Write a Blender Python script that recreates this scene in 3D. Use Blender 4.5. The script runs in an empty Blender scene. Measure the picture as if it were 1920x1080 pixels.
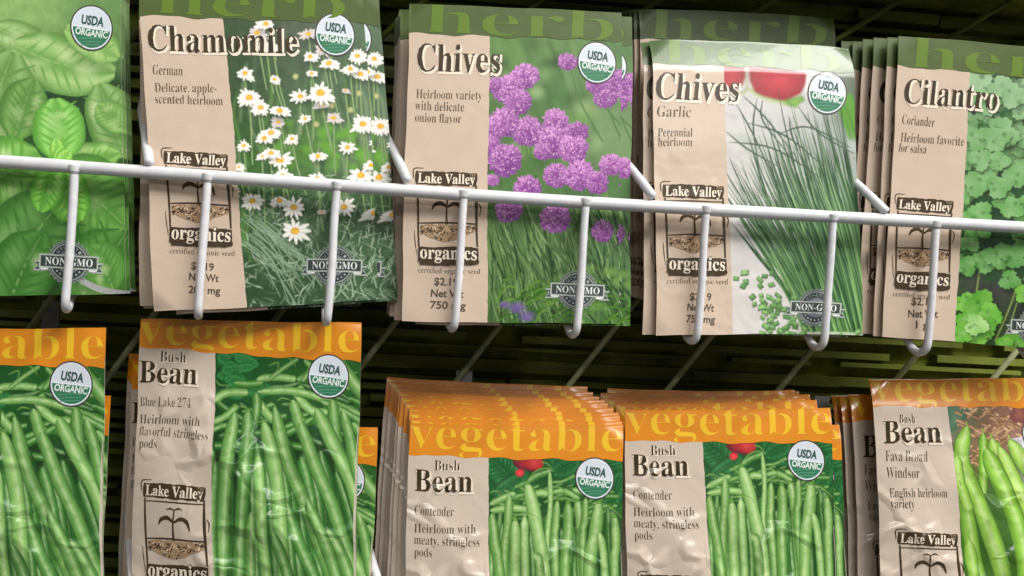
import bpy, math, random
import numpy as np
from mathutils import Matrix, Vector

MM = 0.001
SC = bpy.context.scene
COL = SC.collection
rnd = random.Random(11)

# ------------------------------------------------------------------ camera, light, exposure
cam_data = bpy.data.cameras.new('camera')
cam = bpy.data.objects.new('camera', cam_data); COL.objects.link(cam)
YAW, PITCH, ROLL = math.radians(5.31), math.radians(0.53), math.radians(3.11)
fw = Vector((math.sin(YAW)*math.cos(PITCH), math.cos(YAW)*math.cos(PITCH), math.sin(PITCH)))
rt = Vector((math.cos(YAW), -math.sin(YAW), 0)); up = rt.cross(fw)
r2 = rt*math.cos(ROLL) + up*math.sin(ROLL); u2 = -rt*math.sin(ROLL) + up*math.cos(ROLL)
m = Matrix((r2, u2, -fw)).transposed().to_4x4()
m.translation = Vector((103.03, -337.0, -38.6))*MM
cam.matrix_world = m
cam_data.sensor_width = 36; cam_data.lens = 36*1700/1920
cam_data.clip_start = 0.01; cam_data.clip_end = 20
SC.camera = cam
SC.view_settings.view_transform = 'Standard'
try: SC.view_settings.look = 'None'
except Exception: pass
SC.view_settings.exposure = 0.0; SC.view_settings.gamma = 1.0
SC.view_settings.use_curve_mapping = False

world = bpy.data.worlds.new('World'); SC.world = world; world.use_nodes = True
world.node_tree.nodes['Background'].inputs[0].default_value = (1.0, 0.98, 0.93, 1)
world.node_tree.nodes['Background'].inputs[1].default_value = 0.13

def area(name, loc, target, sx, sy, power, col):
    l = bpy.data.lights.new(name, 'AREA'); l.shape = 'RECTANGLE'; l.size = sx; l.size_y = sy
    l.energy = power; l.color = col
    o = bpy.data.objects.new(name, l); COL.objects.link(o); o.location = loc
    o.rotation_euler = (Vector(target)-Vector(loc)).to_track_quat('-Z', 'Y').to_euler()
    return o
# long fluorescent fixtures of the shop ceiling, in front of and above the rack; the last lamp is added
area('ceiling_lamp', (1.10, -0.75, 1.35), (0.15, 0, -0.05), 1.7, 0.30, 52, (1, 0.975, 0.93))
area('aisle_lamp', (1.0, -1.6, 1.95), (0.13, 0, -0.05), 2.4, 0.6, 34, (1, 0.985, 0.95))
area('glint_lamp', (0.5, -4.2, 1.75), (0.13, 0, -0.05), 3.2, 0.22, 26, (1, 0.985, 0.96))  # added low, distant lamp that puts glints on the glossy bean packets

# ------------------------------------------------------------------ materials
def srgb(c):
    c = np.asarray(c, float)/255.0
    return np.where(c <= 0.04045, c/12.92, ((c+0.055)/1.055)**2.4)

def new_mat(name):
    mt = bpy.data.materials.new(name); mt.use_nodes = True
    nt = mt.node_tree; return mt, nt, nt.nodes['Principled BSDF']

def mat_print(name, rough, bump, crease, spec=0.5, coat=0.0):
    """ink printed on a packet: colour from the print's own colour attribute, paper grain and foil creases from the packet's UV (mm)"""
    mt, nt, b = new_mat(name); N, L = nt.nodes, nt.links
    at = N.new('ShaderNodeAttribute'); at.attribute_name = 'Col'
    uv = N.new('ShaderNodeUVMap'); uv.uv_map = 'UVMap'
    gr = N.new('ShaderNodeTexNoise'); gr.inputs['Scale'].default_value = 2.2; gr.inputs['Detail'].default_value = 3
    L.new(uv.outputs[0], gr.inputs['Vector'])
    mr = N.new('ShaderNodeMapRange'); mr.inputs[1].default_value = 0.3; mr.inputs[2].default_value = 0.7
    mr.inputs[3].default_value = 0.93; mr.inputs[4].default_value = 1.06
    L.new(gr.outputs[0], mr.inputs[0])
    mx = N.new('ShaderNodeMix'); mx.data_type = 'RGBA'; mx.blend_type = 'MULTIPLY'; mx.inputs[0].default_value = 1
    L.new(at.outputs['Color'], mx.inputs[6]); L.new(mr.outputs[0], mx.inputs[7]); L.new(mx.outputs[2], b.inputs['Base Color'])
    b.inputs['Roughness'].default_value = rough; b.inputs['Specular IOR Level'].default_value = spec
    b.inputs['Coat Weight'].default_value = coat; b.inputs['Coat Roughness'].default_value = 0.12
    n1 = N.new('ShaderNodeTexNoise'); n1.inputs['Scale'].default_value = 0.055; n1.inputs['Detail'].default_value = 2.0
    n1.inputs['Distortion'].default_value = 0.6
    L.new(uv.outputs[0], n1.inputs['Vector'])
    h = n1.outputs[0]
    if crease:
        v = N.new('ShaderNodeTexVoronoi'); v.feature = 'DISTANCE_TO_EDGE'; v.inputs['Scale'].default_value = 0.05
        nd = N.new('ShaderNodeTexNoise'); nd.inputs['Scale'].default_value = 0.06; nd.inputs['Detail'].default_value = 2
        ad = N.new('ShaderNodeVectorMath'); ad.operation = 'MULTIPLY_ADD'; ad.inputs[1].default_value = (14, 14, 14)
        L.new(uv.outputs[0], nd.inputs['Vector']); L.new(nd.outputs['Color'], ad.inputs[0]); L.new(uv.outputs[0], ad.inputs[2])
        L.new(ad.outputs[0], v.inputs['Vector'])
        rg = N.new('ShaderNodeMapRange'); rg.inputs[1].default_value = 0.0; rg.inputs[2].default_value = 0.16
        rg.inputs[3].default_value = 1.0; rg.inputs[4].default_value = 0.0; rg.interpolation_type = 'SMOOTHSTEP'
        L.new(v.outputs['Distance'], rg.inputs[0])
        mk = N.new('ShaderNodeTexNoise'); mk.inputs['Scale'].default_value = 0.022
        L.new(uv.outputs[0], mk.inputs['Vector'])
        mkr = N.new('ShaderNodeMapRange'); mkr.inputs[1].default_value = 0.48; mkr.inputs[2].default_value = 0.62
        L.new(mk.outputs[0], mkr.inputs[0])
        # creases run over the filled lower part, the stiff header stays smooth
        sp = N.new('ShaderNodeSeparateXYZ'); L.new(uv.outputs[0], sp.inputs[0])
        low = N.new('ShaderNodeMapRange'); low.inputs[1].default_value = -16; low.inputs[2].default_value = -46
        L.new(sp.outputs['Y'], low.inputs[0])
        ml = N.new('ShaderNodeMath'); ml.operation = 'MULTIPLY'
        L.new(rg.outputs[0], ml.inputs[0]); L.new(mkr.outputs[0], ml.inputs[1])
        m3 = N.new('ShaderNodeMath'); m3.operation = 'MULTIPLY'; L.new(ml.outputs[0], m3.inputs[0]); L.new(low.outputs[0], m3.inputs[1])
        m2 = N.new('ShaderNodeMath'); m2.operation = 'MULTIPLY_ADD'; m2.inputs[1].default_value = crease
        l2 = N.new('ShaderNodeMath'); l2.operation = 'MULTIPLY_ADD'; l2.inputs[1].default_value = 0.75; l2.inputs[2].default_value = 0.25
        L.new(low.outputs[0], l2.inputs[0]); hm = N.new('ShaderNodeMath'); hm.operation = 'MULTIPLY'; L.new(h, hm.inputs[0]); L.new(l2.outputs[0], hm.inputs[1])
        L.new(m3.outputs[0], m2.inputs[0]); L.new(hm.outputs[0], m2.inputs[2]); h = m2.outputs[0]
    bp = N.new('ShaderNodeBump'); bp.inputs['Strength'].default_value = bump; bp.inputs['Distance'].default_value = 0.004
    L.new(h, bp.inputs['Height']); L.new(bp.outputs[0], b.inputs['Normal'])
    if coat: L.new(bp.outputs[0], b.inputs['Coat Normal'])
    return mt

def mat_noise(name, c1, c2, scale, rough, spec=0.5, bump=0.0):
    mt, nt, b = new_mat(name); N, L = nt.nodes, nt.links
    tc = N.new('ShaderNodeTexCoord'); nz = N.new('ShaderNodeTexNoise'); nz.inputs['Scale'].default_value = scale
    nz.inputs['Detail'].default_value = 5; L.new(tc.outputs['Object'], nz.inputs['Vector'])
    cr = N.new('ShaderNodeValToRGB'); cr.color_ramp.elements[0].position = 0.35; cr.color_ramp.elements[1].position = 0.68
    cr.color_ramp.elements[0].color = (*c1, 1); cr.color_ramp.elements[1].color = (*c2, 1)
    L.new(nz.outputs[0], cr.inputs[0]); L.new(cr.outputs[0], b.inputs['Base Color'])
    b.inputs['Roughness'].default_value = rough; b.inputs['Specular IOR Level'].default_value = spec
    if bump:
        bp = N.new('ShaderNodeBump'); bp.inputs['Strength'].default_value = bump; bp.inputs['Distance'].default_value = 0.0005
        L.new(nz.outputs[0], bp.inputs['Height']); L.new(bp.outputs[0], b.inputs['Normal'])
    return mt

M_HERB = mat_print('printed_herb_paper', 0.44, 0.07, 0, 0.35, 0.0)
M_SHINY = mat_print('printed_laminated_paper', 0.40, 0.25, 0.15, 0.45, 0.14)
M_BEAN = mat_print('printed_glossy_paper', 0.26, 0.25, 1.8, 0.4, 0.85)
M_INK = {'herb': M_HERB, 'bean': M_BEAN}
M_WIRE = mat_noise('white_coated_wire', (0.62, 0.62, 0.65), (0.70, 0.70, 0.725), 260, 0.32, 0.5, 0.08)
M_DIMWIRE = mat_noise('dull_olive_wire', (0.32, 0.35, 0.17), (0.46, 0.49, 0.28), 200, 0.5, 0.4, 0.05)  # dull olive tone, mottled by noise
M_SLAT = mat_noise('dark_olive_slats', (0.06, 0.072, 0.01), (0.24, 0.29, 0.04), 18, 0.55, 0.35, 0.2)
M_DARK = mat_noise('olive_backing', (0.10, 0.12, 0.018), (0.27, 0.32, 0.04), 60, 0.7, 0.2)  # olive backing, mottled between a darker and a lighter tone
M_TAB = mat_noise('grey_metal_tab', (0.30, 0.31, 0.31), (0.40, 0.41, 0.41), 120, 0.4)

# ------------------------------------------------------------------ helpers
def link(name, mesh, mat, parent=None):
    o = bpy.data.objects.new(name, mesh); COL.objects.link(o)
    mesh.materials.clear(); mesh.materials.append(mat)
    if parent: o.parent = parent
    return o

def vnoise(x, y, seed=0):
    x = np.asarray(x, float); y = np.asarray(y, float)
    xi = np.floor(x).astype(np.int64); yi = np.floor(y).astype(np.int64); fx = x-xi; fy = y-yi
    fx = fx*fx*(3-2*fx); fy = fy*fy*(3-2*fy)
    def hsh(a, b):
        n = np.sin(a*127.1 + b*311.7 + seed*74.7)*43758.5453
        return n-np.floor(n)
    return (hsh(xi, yi)*(1-fx)+hsh(xi+1, yi)*fx)*(1-fy) + (hsh(xi, yi+1)*(1-fx)+hsh(xi+1, yi+1)*fx)*fy

def homography(src, dst):
    A, b = [], []
    for (x, y), (u, v) in zip(src, dst):
        A.append([x, y, 1, 0, 0, 0, -u*x, -u*y]); b.append(u)
        A.append([0, 0, 0, x, y, 1, -v*x, -v*y]); b.append(v)
    h = np.linalg.solve(np.array(A, float), np.array(b, float))
    return np.append(h, 1).reshape(3, 3)
def apply_h(Hm, p):
    p = np.asarray(p, float); q = np.concatenate([p, np.ones((len(p), 1))], 1) @ Hm.T
    return q[:, :2]/q[:, 2:]

def spline(pts, n):
    P = np.asarray(pts, float)
    if len(P) == 2:
        t = np.linspace(0, 1, n)[:, None]; return P[0]*(1-t)+P[1]*t
    Q = np.vstack([2*P[0]-P[1], P, 2*P[-1]-P[-2]]); out = []
    ts = np.linspace(0, len(P)-1-1e-6, n)
    for t in ts:
        i = int(t); f = t-i; a, b, c, d = Q[i:i+4]
        out.append(.5*((2*b)+(-a+c)*f+(2*a-5*b+4*c-d)*f*f+(-a+3*b-3*c+d)*f**3))
    return np.array(out)

_txt = {}
def text_mesh(s, serif=True, offset=0.0, spacing=1.0):
    """outline of a line of lettering as a flat mesh in em units"""
    key = (s, serif, offset, spacing)
    if key in _txt: return _txt[key]
    body = s
    if serif:
        f = lambda ch: chr(0x1D400+ord(ch)-65) if 'A' <= ch <= 'Z' else chr(0x1D41A+ord(ch)-97) if 'a' <= ch <= 'z' else chr(0x1D7CE+ord(ch)-48) if '0' <= ch <= '9' else ch
        body = ''.join(f(c) for c in s)
    cu = bpy.data.curves.new('lettering', 'FONT'); cu.body = body; cu.offset = offset; cu.resolution_u = 4; cu.space_character = spacing
    o = bpy.data.objects.new('lettering', cu); COL.objects.link(o)
    dg = bpy.context.evaluated_depsgraph_get(); me = bpy.data.meshes.new_from_object(o.evaluated_get(dg))
    v = np.array([q.co[:2] for q in me.vertices]); f = [tuple(p.vertices) for p in me.polygons]
    bpy.data.objects.remove(o); bpy.data.curves.remove(cu); bpy.data.meshes.remove(me)
    _txt[key] = (v, f); return v, f

def refine(pts, attrs, faces, lmax, passes=6):
    """split every edge longer than lmax (2-D), so that flat artwork follows a curved packet"""
    T = []
    for f in faces:
        for i in range(1, len(f)-1): T.append((f[0], f[i], f[i+1]))
    T = np.array(T, np.int64); P = pts; A = attrs
    for _ in range(passes):
        E = np.sort(np.stack([T[:, [0, 1]], T[:, [1, 2]], T[:, [2, 0]]], 1), 2)
        key = E[:, :, 0]*len(P)+E[:, :, 1]
        d = np.linalg.norm(P[E[:, :, 0]]-P[E[:, :, 1]], axis=2); mk = d > lmax
        if not mk.any(): break
        uk, inv = np.unique(key[mk], return_inverse=True); a, b = uk//len(P), uk % len(P)
        mid = np.full(key.shape, -1, np.int64); mid[mk] = len(P)+inv
        P = np.vstack([P, (P[a]+P[b])/2]); A = np.vstack([A, (A[a]+A[b])/2])
        n = mk.sum(1); out = [T[n == 0]]
        q = n == 3
        if q.any():
            t, m_ = T[q], mid[q]
            out += [np.stack([t[:, 0], m_[:, 0], m_[:, 2]], 1), np.stack([m_[:, 0], t[:, 1], m_[:, 1]], 1), np.stack([m_[:, 2], m_[:, 1], t[:, 2]], 1), m_]
        for k in range(3):
            i, j, l = k, (k+1) % 3, (k+2) % 3
            q = (n == 1) & mk[:, k]
            if q.any(): t, m_ = T[q], mid[q]; out += [np.stack([t[:, i], m_[:, k], t[:, l]], 1), np.stack([m_[:, k], t[:, j], t[:, l]], 1)]
            q = (n == 2) & ~mk[:, k]      # edge i-j stays whole
            if q.any():
                t, m_ = T[q], mid[q]
                out += [np.stack([m_[:, l], m_[:, j], t[:, l]], 1), np.stack([t[:, i], t[:, j], m_[:, j]], 1), np.stack([t[:, i], m_[:, j], m_[:, l]], 1)]
        T = np.vstack(out)
    return P, A, T

class Art:
    """flat printed artwork; points in the packet's print frame, later laid on the packet's surface"""
    def __init__(self, spec, z0=0.02, dz=0.004, clip=None):
        self.s = spec; self.p = []; self.z = []; self.c = []; self.f = []; self.lay = z0; self.dz = dz; self.clip = clip; self.n = 0; self.thick = None
    def add(self, pts, faces, cols, step=True):
        pts = np.asarray(pts, float); k = len(pts); cols = np.asarray(cols, float)
        if cols.ndim == 1: cols = np.tile(cols, (k, 1))
        if step: self.lay += self.dz
        self.p.append(pts); self.z.append(np.full(k, self.lay)); self.c.append(cols)
        n = self.n; self.f += [tuple(i+n for i in f) for f in faces]; self.n += k
    def poly(self, pts, col, center=None, ccol=None):
        pts = np.asarray(pts, float); k = len(pts)
        c = pts.mean(0) if center is None else np.asarray(center, float)
        cols = np.vstack([np.tile(srgb(col), (k, 1)) if np.ndim(col) == 1 else srgb(col), srgb(ccol if ccol is not None else (col if np.ndim(col) == 1 else np.mean(col, 0)))])
        self.add(np.vstack([pts, c]), [(i, (i+1) % k, k) for i in range(k)], cols)
    def disc(self, c, rx, ry, col, ccol=None, rot=0, n=24, wob=0.0, seed=0):
        t = np.linspace(0, 2*math.pi, n, endpoint=False)
        r = 1+wob*np.sin(t*3+seed)+wob*.6*np.sin(t*7+seed*2.3)
        x = rx*r*np.cos(t); y = ry*r*np.sin(t); a = math.radians(rot)
        self.poly(np.stack([c[0]+x*math.cos(a)-y*math.sin(a), c[1]+x*math.sin(a)+y*math.cos(a)], 1), col, c, ccol)
    def ribbon(self, pts, w, cols, n=10, endcols=None, offs=None):
        """cols: colours across the width, endcols the same at the far end; w number or list along the length"""
        P = spline(pts, n); T = np.gradient(P, axis=0); T /= (np.linalg.norm(T, axis=1)[:, None]+1e-9)
        Nn = np.stack([-T[:, 1], T[:, 0]], 1)
        w = np.interp(np.linspace(0, 1, n), np.linspace(0, 1, len(np.atleast_1d(w))), np.atleast_1d(w))
        k = len(cols); o = np.linspace(-.5, .5, k) if offs is None else np.asarray(offs)
        V = (P[:, None, :]+Nn[:, None, :]*(o[None, :, None]*w[:, None, None])).reshape(-1, 2)
        c0 = srgb(cols)[None]; c1 = srgb(endcols if endcols is not None else cols)[None]; t = np.linspace(0, 1, n)[:, None, None]
        C = (c0*(1-t)+c1*t).reshape(-1, 3)
        F = [(i*k+j, i*k+j+1, (i+1)*k+j+1, (i+1)*k+j) for i in range(n-1) for j in range(k-1)]
        self.add(V, F, C)
    def grid_uv(self, u0, v0, u1, v1, nu, nv, fn, step=True):
        """regular patch; u0/u1 may be functions of v and v0/v1 functions of u"""
        S, Tt = np.meshgrid(np.linspace(0, 1, nu), np.linspace(0, 1, nv))
        f = lambda q, a: q(a) if callable(q) else q
        um = S*((u1(0) if callable(u1) else u1)-(u0(0) if callable(u0) else u0))+(u0(0) if callable(u0) else u0)
        V0, V1 = f(v0, um), f(v1, um); V = V0+(V1-V0)*Tt
        U0, U1 = f(u0, V), f(u1, V); U = U0+(U1-U0)*S
        pts = apply_h(self.s['uv2px'], np.stack([U.ravel(), V.ravel()], 1))
        F = [(j*nu+i, j*nu+i+1, (j+1)*nu+i+1, (j+1)*nu+i) for j in range(nv-1) for i in range(nu-1)]
        self.add(pts, F, fn(pts[:, 0], pts[:, 1]), step)
    def text(self, s, p0, p1, size, col, serif=True, offset=0.0, shift=(0, 0), rough=0.0, col2=None, spacing=1.0):
        """baseline from p0 to p1 in print-frame units; size = em height there"""
        v, f = text_mesh(s, serif, offset, spacing); v0, _ = text_mesh(s, serif, 0.0, spacing)
        x0, x1 = v0[:, 0].min(), v0[:, 0].max()
        p0 = np.asarray(p0, float)+shift; p1 = np.asarray(p1, float)+shift
        e = p1-p0; ln = np.linalg.norm(e); nrm = np.array([e[1], -e[0]])/ln
        q = p0 + ((v[:, :1]-x0)/(x1-x0))*e + v[:, 1:2]*size*nrm
        if rough:
            q = q+rough*np.stack([vnoise(q[:, 0]*.45, q[:, 1]*.45, 3)-.5, vnoise(q[:, 0]*.45, q[:, 1]*.45, 9)-.5], 1)*2
        c = np.tile(srgb(col), (len(q), 1))
        if col2 is not None:
            t = vnoise(q[:, 0]*.12, q[:, 1]*.12, 5)[:, None]; c = c*(1-t)+srgb(col2)*t
        self.add(q, f, c)
    def build(self, name, parent, mat):
        s = self.s; P = np.vstack(self.p); Z = np.concatenate(self.z); C = np.vstack(self.c)
        uv = apply_h(s['px2uv'], P)
        uv, A_, F_ = refine(uv, np.concatenate([C, Z[:, None]], 1), self.f , 2.0); C, Z = A_[:, :3], A_[:, 3]
        a = self.clip or (0.0, 0.0, s['W'], s['H'])
        uv[:, 0] = np.clip(uv[:, 0], a[0], a[2]); uv[:, 1] = np.clip(uv[:, 1], a[1], a[3])
        p0, p1, p2 = uv[F_[:, 0]], uv[F_[:, 1]], uv[F_[:, 2]]
        ar = (p1[:, 0]-p0[:, 0])*(p2[:, 1]-p0[:, 1])-(p1[:, 1]-p0[:, 1])*(p2[:, 0]-p0[:, 0])
        F_[ar > 0] = F_[ar > 0][:, ::-1]; F_ = F_[np.abs(ar) > 2e-6]
        return art_mesh(name, s, uv, Z, C, F_, parent, mat)

class Photo(Art):
    """a printed photograph: strokes are inked in order onto a fine grid of the packet's surface, one colour per grid point"""
    STEP, SS = 0.22, 2
    def __init__(self, spec, box):
        super().__init__(spec); self.box = box; u0, v0, u1, v1 = box
        self.nu = int((u1-u0)/self.STEP)+1; self.nv = int((v1-v0)/self.STEP)+1
        self.w, self.h = self.nu*self.SS, self.nv*self.SS
        self.su, self.sv = self.w/(u1-u0), self.h/(v1-v0)
        self.img = np.zeros((self.h, self.w, 3))
    def background(self, fn):
        u0, v0, u1, v1 = self.box; k = 3
        X, Y = np.meshgrid(np.arange(0, self.w, k), np.arange(0, self.h, k))
        px = apply_h(self.s['uv2px'], np.stack([u0+(X.ravel()+.5*k)/self.su, v0+(Y.ravel()+.5*k)/self.sv], 1))
        c = fn(px[:, 0], px[:, 1]).reshape(X.shape+(3,))
        self.img = np.repeat(np.repeat(c, k, 0), k, 1)[:self.h, :self.w].copy()
    def add(self, pts, faces, cols, step=True, alpha=None):
        pts = np.asarray(pts, float); cols = np.asarray(cols, float)
        if cols.ndim == 1: cols = np.tile(cols, (len(pts), 1))
        q = apply_h(self.s['px2uv'], pts); q = (q-np.array(self.box[:2]))*np.array([self.su, self.sv])-.5
        img, w, h = self.img, self.w, self.h
        if q[:, 0].max() < 0 or q[:, 1].max() < 0 or q[:, 0].min() > w or q[:, 1].min() > h: return
        Q = q.tolist()
        for f in faces:
            for t in range(1, len(f)-1):
                i, j, k = f[0], f[t], f[t+1]
                (x0, y0), (x1, y1), (x2, y2) = Q[i], Q[j], Q[k]
                ax, bx = max(0, math.ceil(min(x0, x1, x2))), min(w-1, math.floor(max(x0, x1, x2)))
                ay, by = max(0, math.ceil(min(y0, y1, y2))), min(h-1, math.floor(max(y0, y1, y2)))
                if ax > bx or ay > by: continue
                d = (y1-y2)*(x0-x2)+(x2-x1)*(y0-y2)
                if abs(d) < 1e-9: continue
                X = np.arange(ax, bx+1)[None, :]-x2; Y = np.arange(ay, by+1)[:, None]-y2
                a = ((y1-y2)*X+(x2-x1)*Y)/d; b = ((y2-y0)*X+(x0-x2)*Y)/d; c = 1-a-b
                m_ = (a >= -1e-6) & (b >= -1e-6) & (c >= -1e-6)
                if not m_.any(): continue
                a, b, c = a[m_][:, None], b[m_][:, None], c[m_][:, None]
                val = a*cols[i]+b*cols[j]+c*cols[k]; sub = img[ay:by+1, ax:bx+1]
                if alpha is None: sub[m_] = val
                else:
                    al = a*alpha[i]+b*alpha[j]+c*alpha[k]; sub[m_] = sub[m_]*(1-al)+val*al
    def soft(self, c, rx, ry, col, op=1.0, rot=0, n=20):
        """an out-of-focus blot that fades out at its rim"""
        t = np.linspace(0, 2*math.pi, n, endpoint=False); a = math.radians(rot); P, F, al = [c], [], [op]
        for k, (r, o) in enumerate(((.35, .86*op), (.7, .36*op), (1, 0))):
            for q in t:
                x, y = rx*r*math.cos(q), ry*r*math.sin(q); P.append((c[0]+x*math.cos(a)-y*math.sin(a), c[1]+x*math.sin(a)+y*math.cos(a))); al.append(o)
        for i in range(n):
            F.append((0, 1+i, 1+(i+1) % n))
            for k in range(2): F.append((1+k*n+i, 1+k*n+(i+1) % n, 1+(k+1)*n+(i+1) % n, 1+(k+1)*n+i))
        self.add(P, F, srgb(col), alpha=al)
    def blur(self, rad):
        """lens blur over everything inked so far"""
        n = max(1, int(rad*self.su)); im = self.img
        for _ in range(2):
            for ax in (0, 1):
                pd = [(0, 0)]*3; pd[ax] = (n+1, n); c = np.cumsum(np.pad(im, pd, 'edge'), ax); L = im.shape[ax]
                im = (np.take(c, range(2*n+1, 2*n+1+L), ax)-np.take(c, range(0, L), ax))/(2*n+1)
        self.img = im
    def build(self, name, parent, mat, z):
        s = self.s; u0, v0, u1, v1 = self.box; nu, nv, k = self.nu, self.nv, self.SS
        g = self.img.reshape(nv, k, nu, k, 3).mean((1, 3))
        e = np.pad(g, ((1, 1), (1, 1), (0, 0)), 'edge'); g = .5*g+.125*(e[:-2, 1:-1]+e[2:, 1:-1]+e[1:-1, :-2]+e[1:-1, 2:])
        gr = np.random.RandomState(s['seed']).rand(nv, nu, 1); g = np.clip(g, 0, 1)**1.16*1.12*np.array(s.get('grade', (1.05, 1.0, .90))); g = np.clip(g*(1+.12*(gr-.5)), 0, 1).reshape(-1, 3)
        U, V = np.meshgrid(np.linspace(u0, u1, nu), np.linspace(v0, v1, nv)); uv = np.stack([U.ravel(), V.ravel()], 1)
        idx = np.arange(nu*nv).reshape(nv, nu); F = np.stack([idx[:-1, :-1], idx[1:, :-1], idx[1:, 1:], idx[:-1, 1:]], 2).reshape(-1, 4)
        return art_mesh(name, s, uv, np.full(len(uv), z), g, F, parent, mat)

def art_mesh(name, s, uv, Z, C, F, parent, mat):
    co = place(s, uv[:, 0], uv[:, 1], Z); k = F.shape[1]
    me = bpy.data.meshes.new(name); me.vertices.add(len(co)); me.vertices.foreach_set('co', co.astype(np.float32).ravel())
    me.loops.add(F.size); me.loops.foreach_set('vertex_index', F.astype(np.int32).ravel())
    me.polygons.add(len(F)); me.polygons.foreach_set('loop_start', np.arange(0, F.size, k, dtype=np.int32))
    me.update(calc_edges=True); me.validate()
    at = me.color_attributes.new('Col', 'FLOAT_COLOR', 'POINT')
    at.data.foreach_set('color', np.concatenate([np.clip(C, 0, 1), np.ones((len(C), 1))], 1).astype(np.float32).ravel())
    put_uv(me, uv, s); me.shade_smooth()
    e = .4; z0 = np.zeros(len(uv))
    du = place(s, uv[:, 0]+e, uv[:, 1], z0)-place(s, uv[:, 0]-e, uv[:, 1], z0); dv = place(s, uv[:, 0], uv[:, 1]+e, z0)-place(s, uv[:, 0], uv[:, 1]-e, z0)
    n = np.cross(dv, du); n /= np.linalg.norm(n, axis=1)[:, None]
    me.normals_split_custom_set_from_vertices(n.tolist())
    return link(name, me, mat, parent)

def put_uv(me, uv, s):
    l = me.uv_layers.new(name='UVMap'); idx = np.zeros(len(me.loops), np.int32); me.loops.foreach_get('vertex_index', idx)
    q = uv[idx].copy(); q[:, 1] *= -1; q[:, 0] += s['seed']*211
    l.data.foreach_set('uv', q.astype(np.float32).ravel())

def place(s, u, v, z):
    """packet surface point: x to the right, z up from the bottom edge, front towards -y (metres)"""
    h = s['bulge'](u, v); W, H, k = s['W'], s['H'], s['seed']
    h = h+.55*np.sin((u*.8+v)*.033+k*1.7)*np.sin(v/H*math.pi)
    for i, (cu, cv) in enumerate(((0, 0), (W, 0), (W, H), (0, H))):     # worn corners, bent back a little
        a = (.5, 1.5, .9, 1.9, .3)[(k*2+i*3) % 5]; h = h-a*np.clip(1-(np.abs(u-cu)+np.abs(v-cv))/9.0, 0, 1)**1.5
    x = u-W/2+.28*np.sin(v*.065+k*2.1)+.10*np.sin(v*.23+k); zz = H-v+.32*np.sin(u*.055+k*1.3)+.10*np.sin(u*.21+k*3)
    return np.stack([x, -(h+z), zz], 1)*MM

def make_spec(name, quad, W, H, bulge, thick, kind, seed):
    s = dict(name=name, W=W, H=H, bulge=bulge, thick=thick, kind=kind, seed=seed)
    rect = [(0, 0), (W, 0), (W, H), (0, H)]
    s['px2uv'] = homography(quad, rect); s['uv2px'] = homography(rect, quad)
    return s
def to_uv(s, p): return apply_h(s['px2uv'], [p])[0]

def envelope(s, parent, mat, paper):
    W, H, nu, nv = s['W'], s['H'], 29, 41
    U, V = np.meshgrid(np.linspace(0, W, nu), np.linspace(0, H, nv)); u, v = U.ravel(), V.ravel()
    fr = place(s, u, v, np.zeros_like(u))
    edge = np.minimum(np.minimum(u, W-u), np.minimum(v, H-v)); bk = fr.copy()
    bk[:, 1] += (s['thick']*np.clip(edge/8, 0, 1)**.6+0.35)*MM
    bk[:, 1] += np.maximum(0, s['bulge'](u, v))*1.4*MM*(s['thick'] > 3)
    n = nu*nv; F = []
    for j in range(nv-1):
        for i in range(nu-1):
            a = j*nu+i; F.append((a, a+nu, a+nu+1, a+1)); F.append((n+a, n+a+1, n+a+nu+1, n+a+nu))
    ring = [i for i in range(nu)]+[j*nu+nu-1 for j in range(1, nv)]+[(nv-1)*nu+i for i in range(nu-2, -1, -1)]+[j*nu for j in range(nv-2, 0, -1)]
    for a, b in zip(ring, ring[1:]+ring[:1]): F.append((a, b, n+b, n+a))
    me = bpy.data.meshes.new('envelope'); me.from_pydata(np.vstack([fr, bk]).tolist(), [], F)
    at = me.color_attributes.new('Col', 'FLOAT_COLOR', 'POINT')
    c = np.tile(np.append(srgb(paper), 1), (2*n, 1)); top = np.concatenate([v, v]) < s['hmm']
    c[top] = np.append(srgb(s['edgecol']), 1)
    at.data.foreach_set('color', c.astype(np.float32).ravel()); put_uv(me, np.stack([np.r_[u, u], np.r_[v, v]], 1), s)
    return link('envelope', me, mat, parent)

# ---- print furniture shared by all packets
DARK, BROWN, CREAM = (32, 25, 11), (88, 74, 40), (240, 226, 206)
def title(a, s, p0, p1, size):
    a.text(s, p0, p1, size, CREAM, offset=.026 if size > 40 else .012, shift=(2.4, 3.0) if size > 40 else (1.2, 1.4), rough=.8)
    a.text(s, p0, p1, size, DARK, offset=-.003 if size > 40 else -.016, rough=.9 if size > 40 else .4, col2=(72, 58, 28))
def copy_line(a, s, p0, p1, size, col=(72, 62, 46), off=-.013):
    a.text(s, p0, p1, size, col, offset=off, rough=.35, col2=(98, 86, 66))

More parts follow.
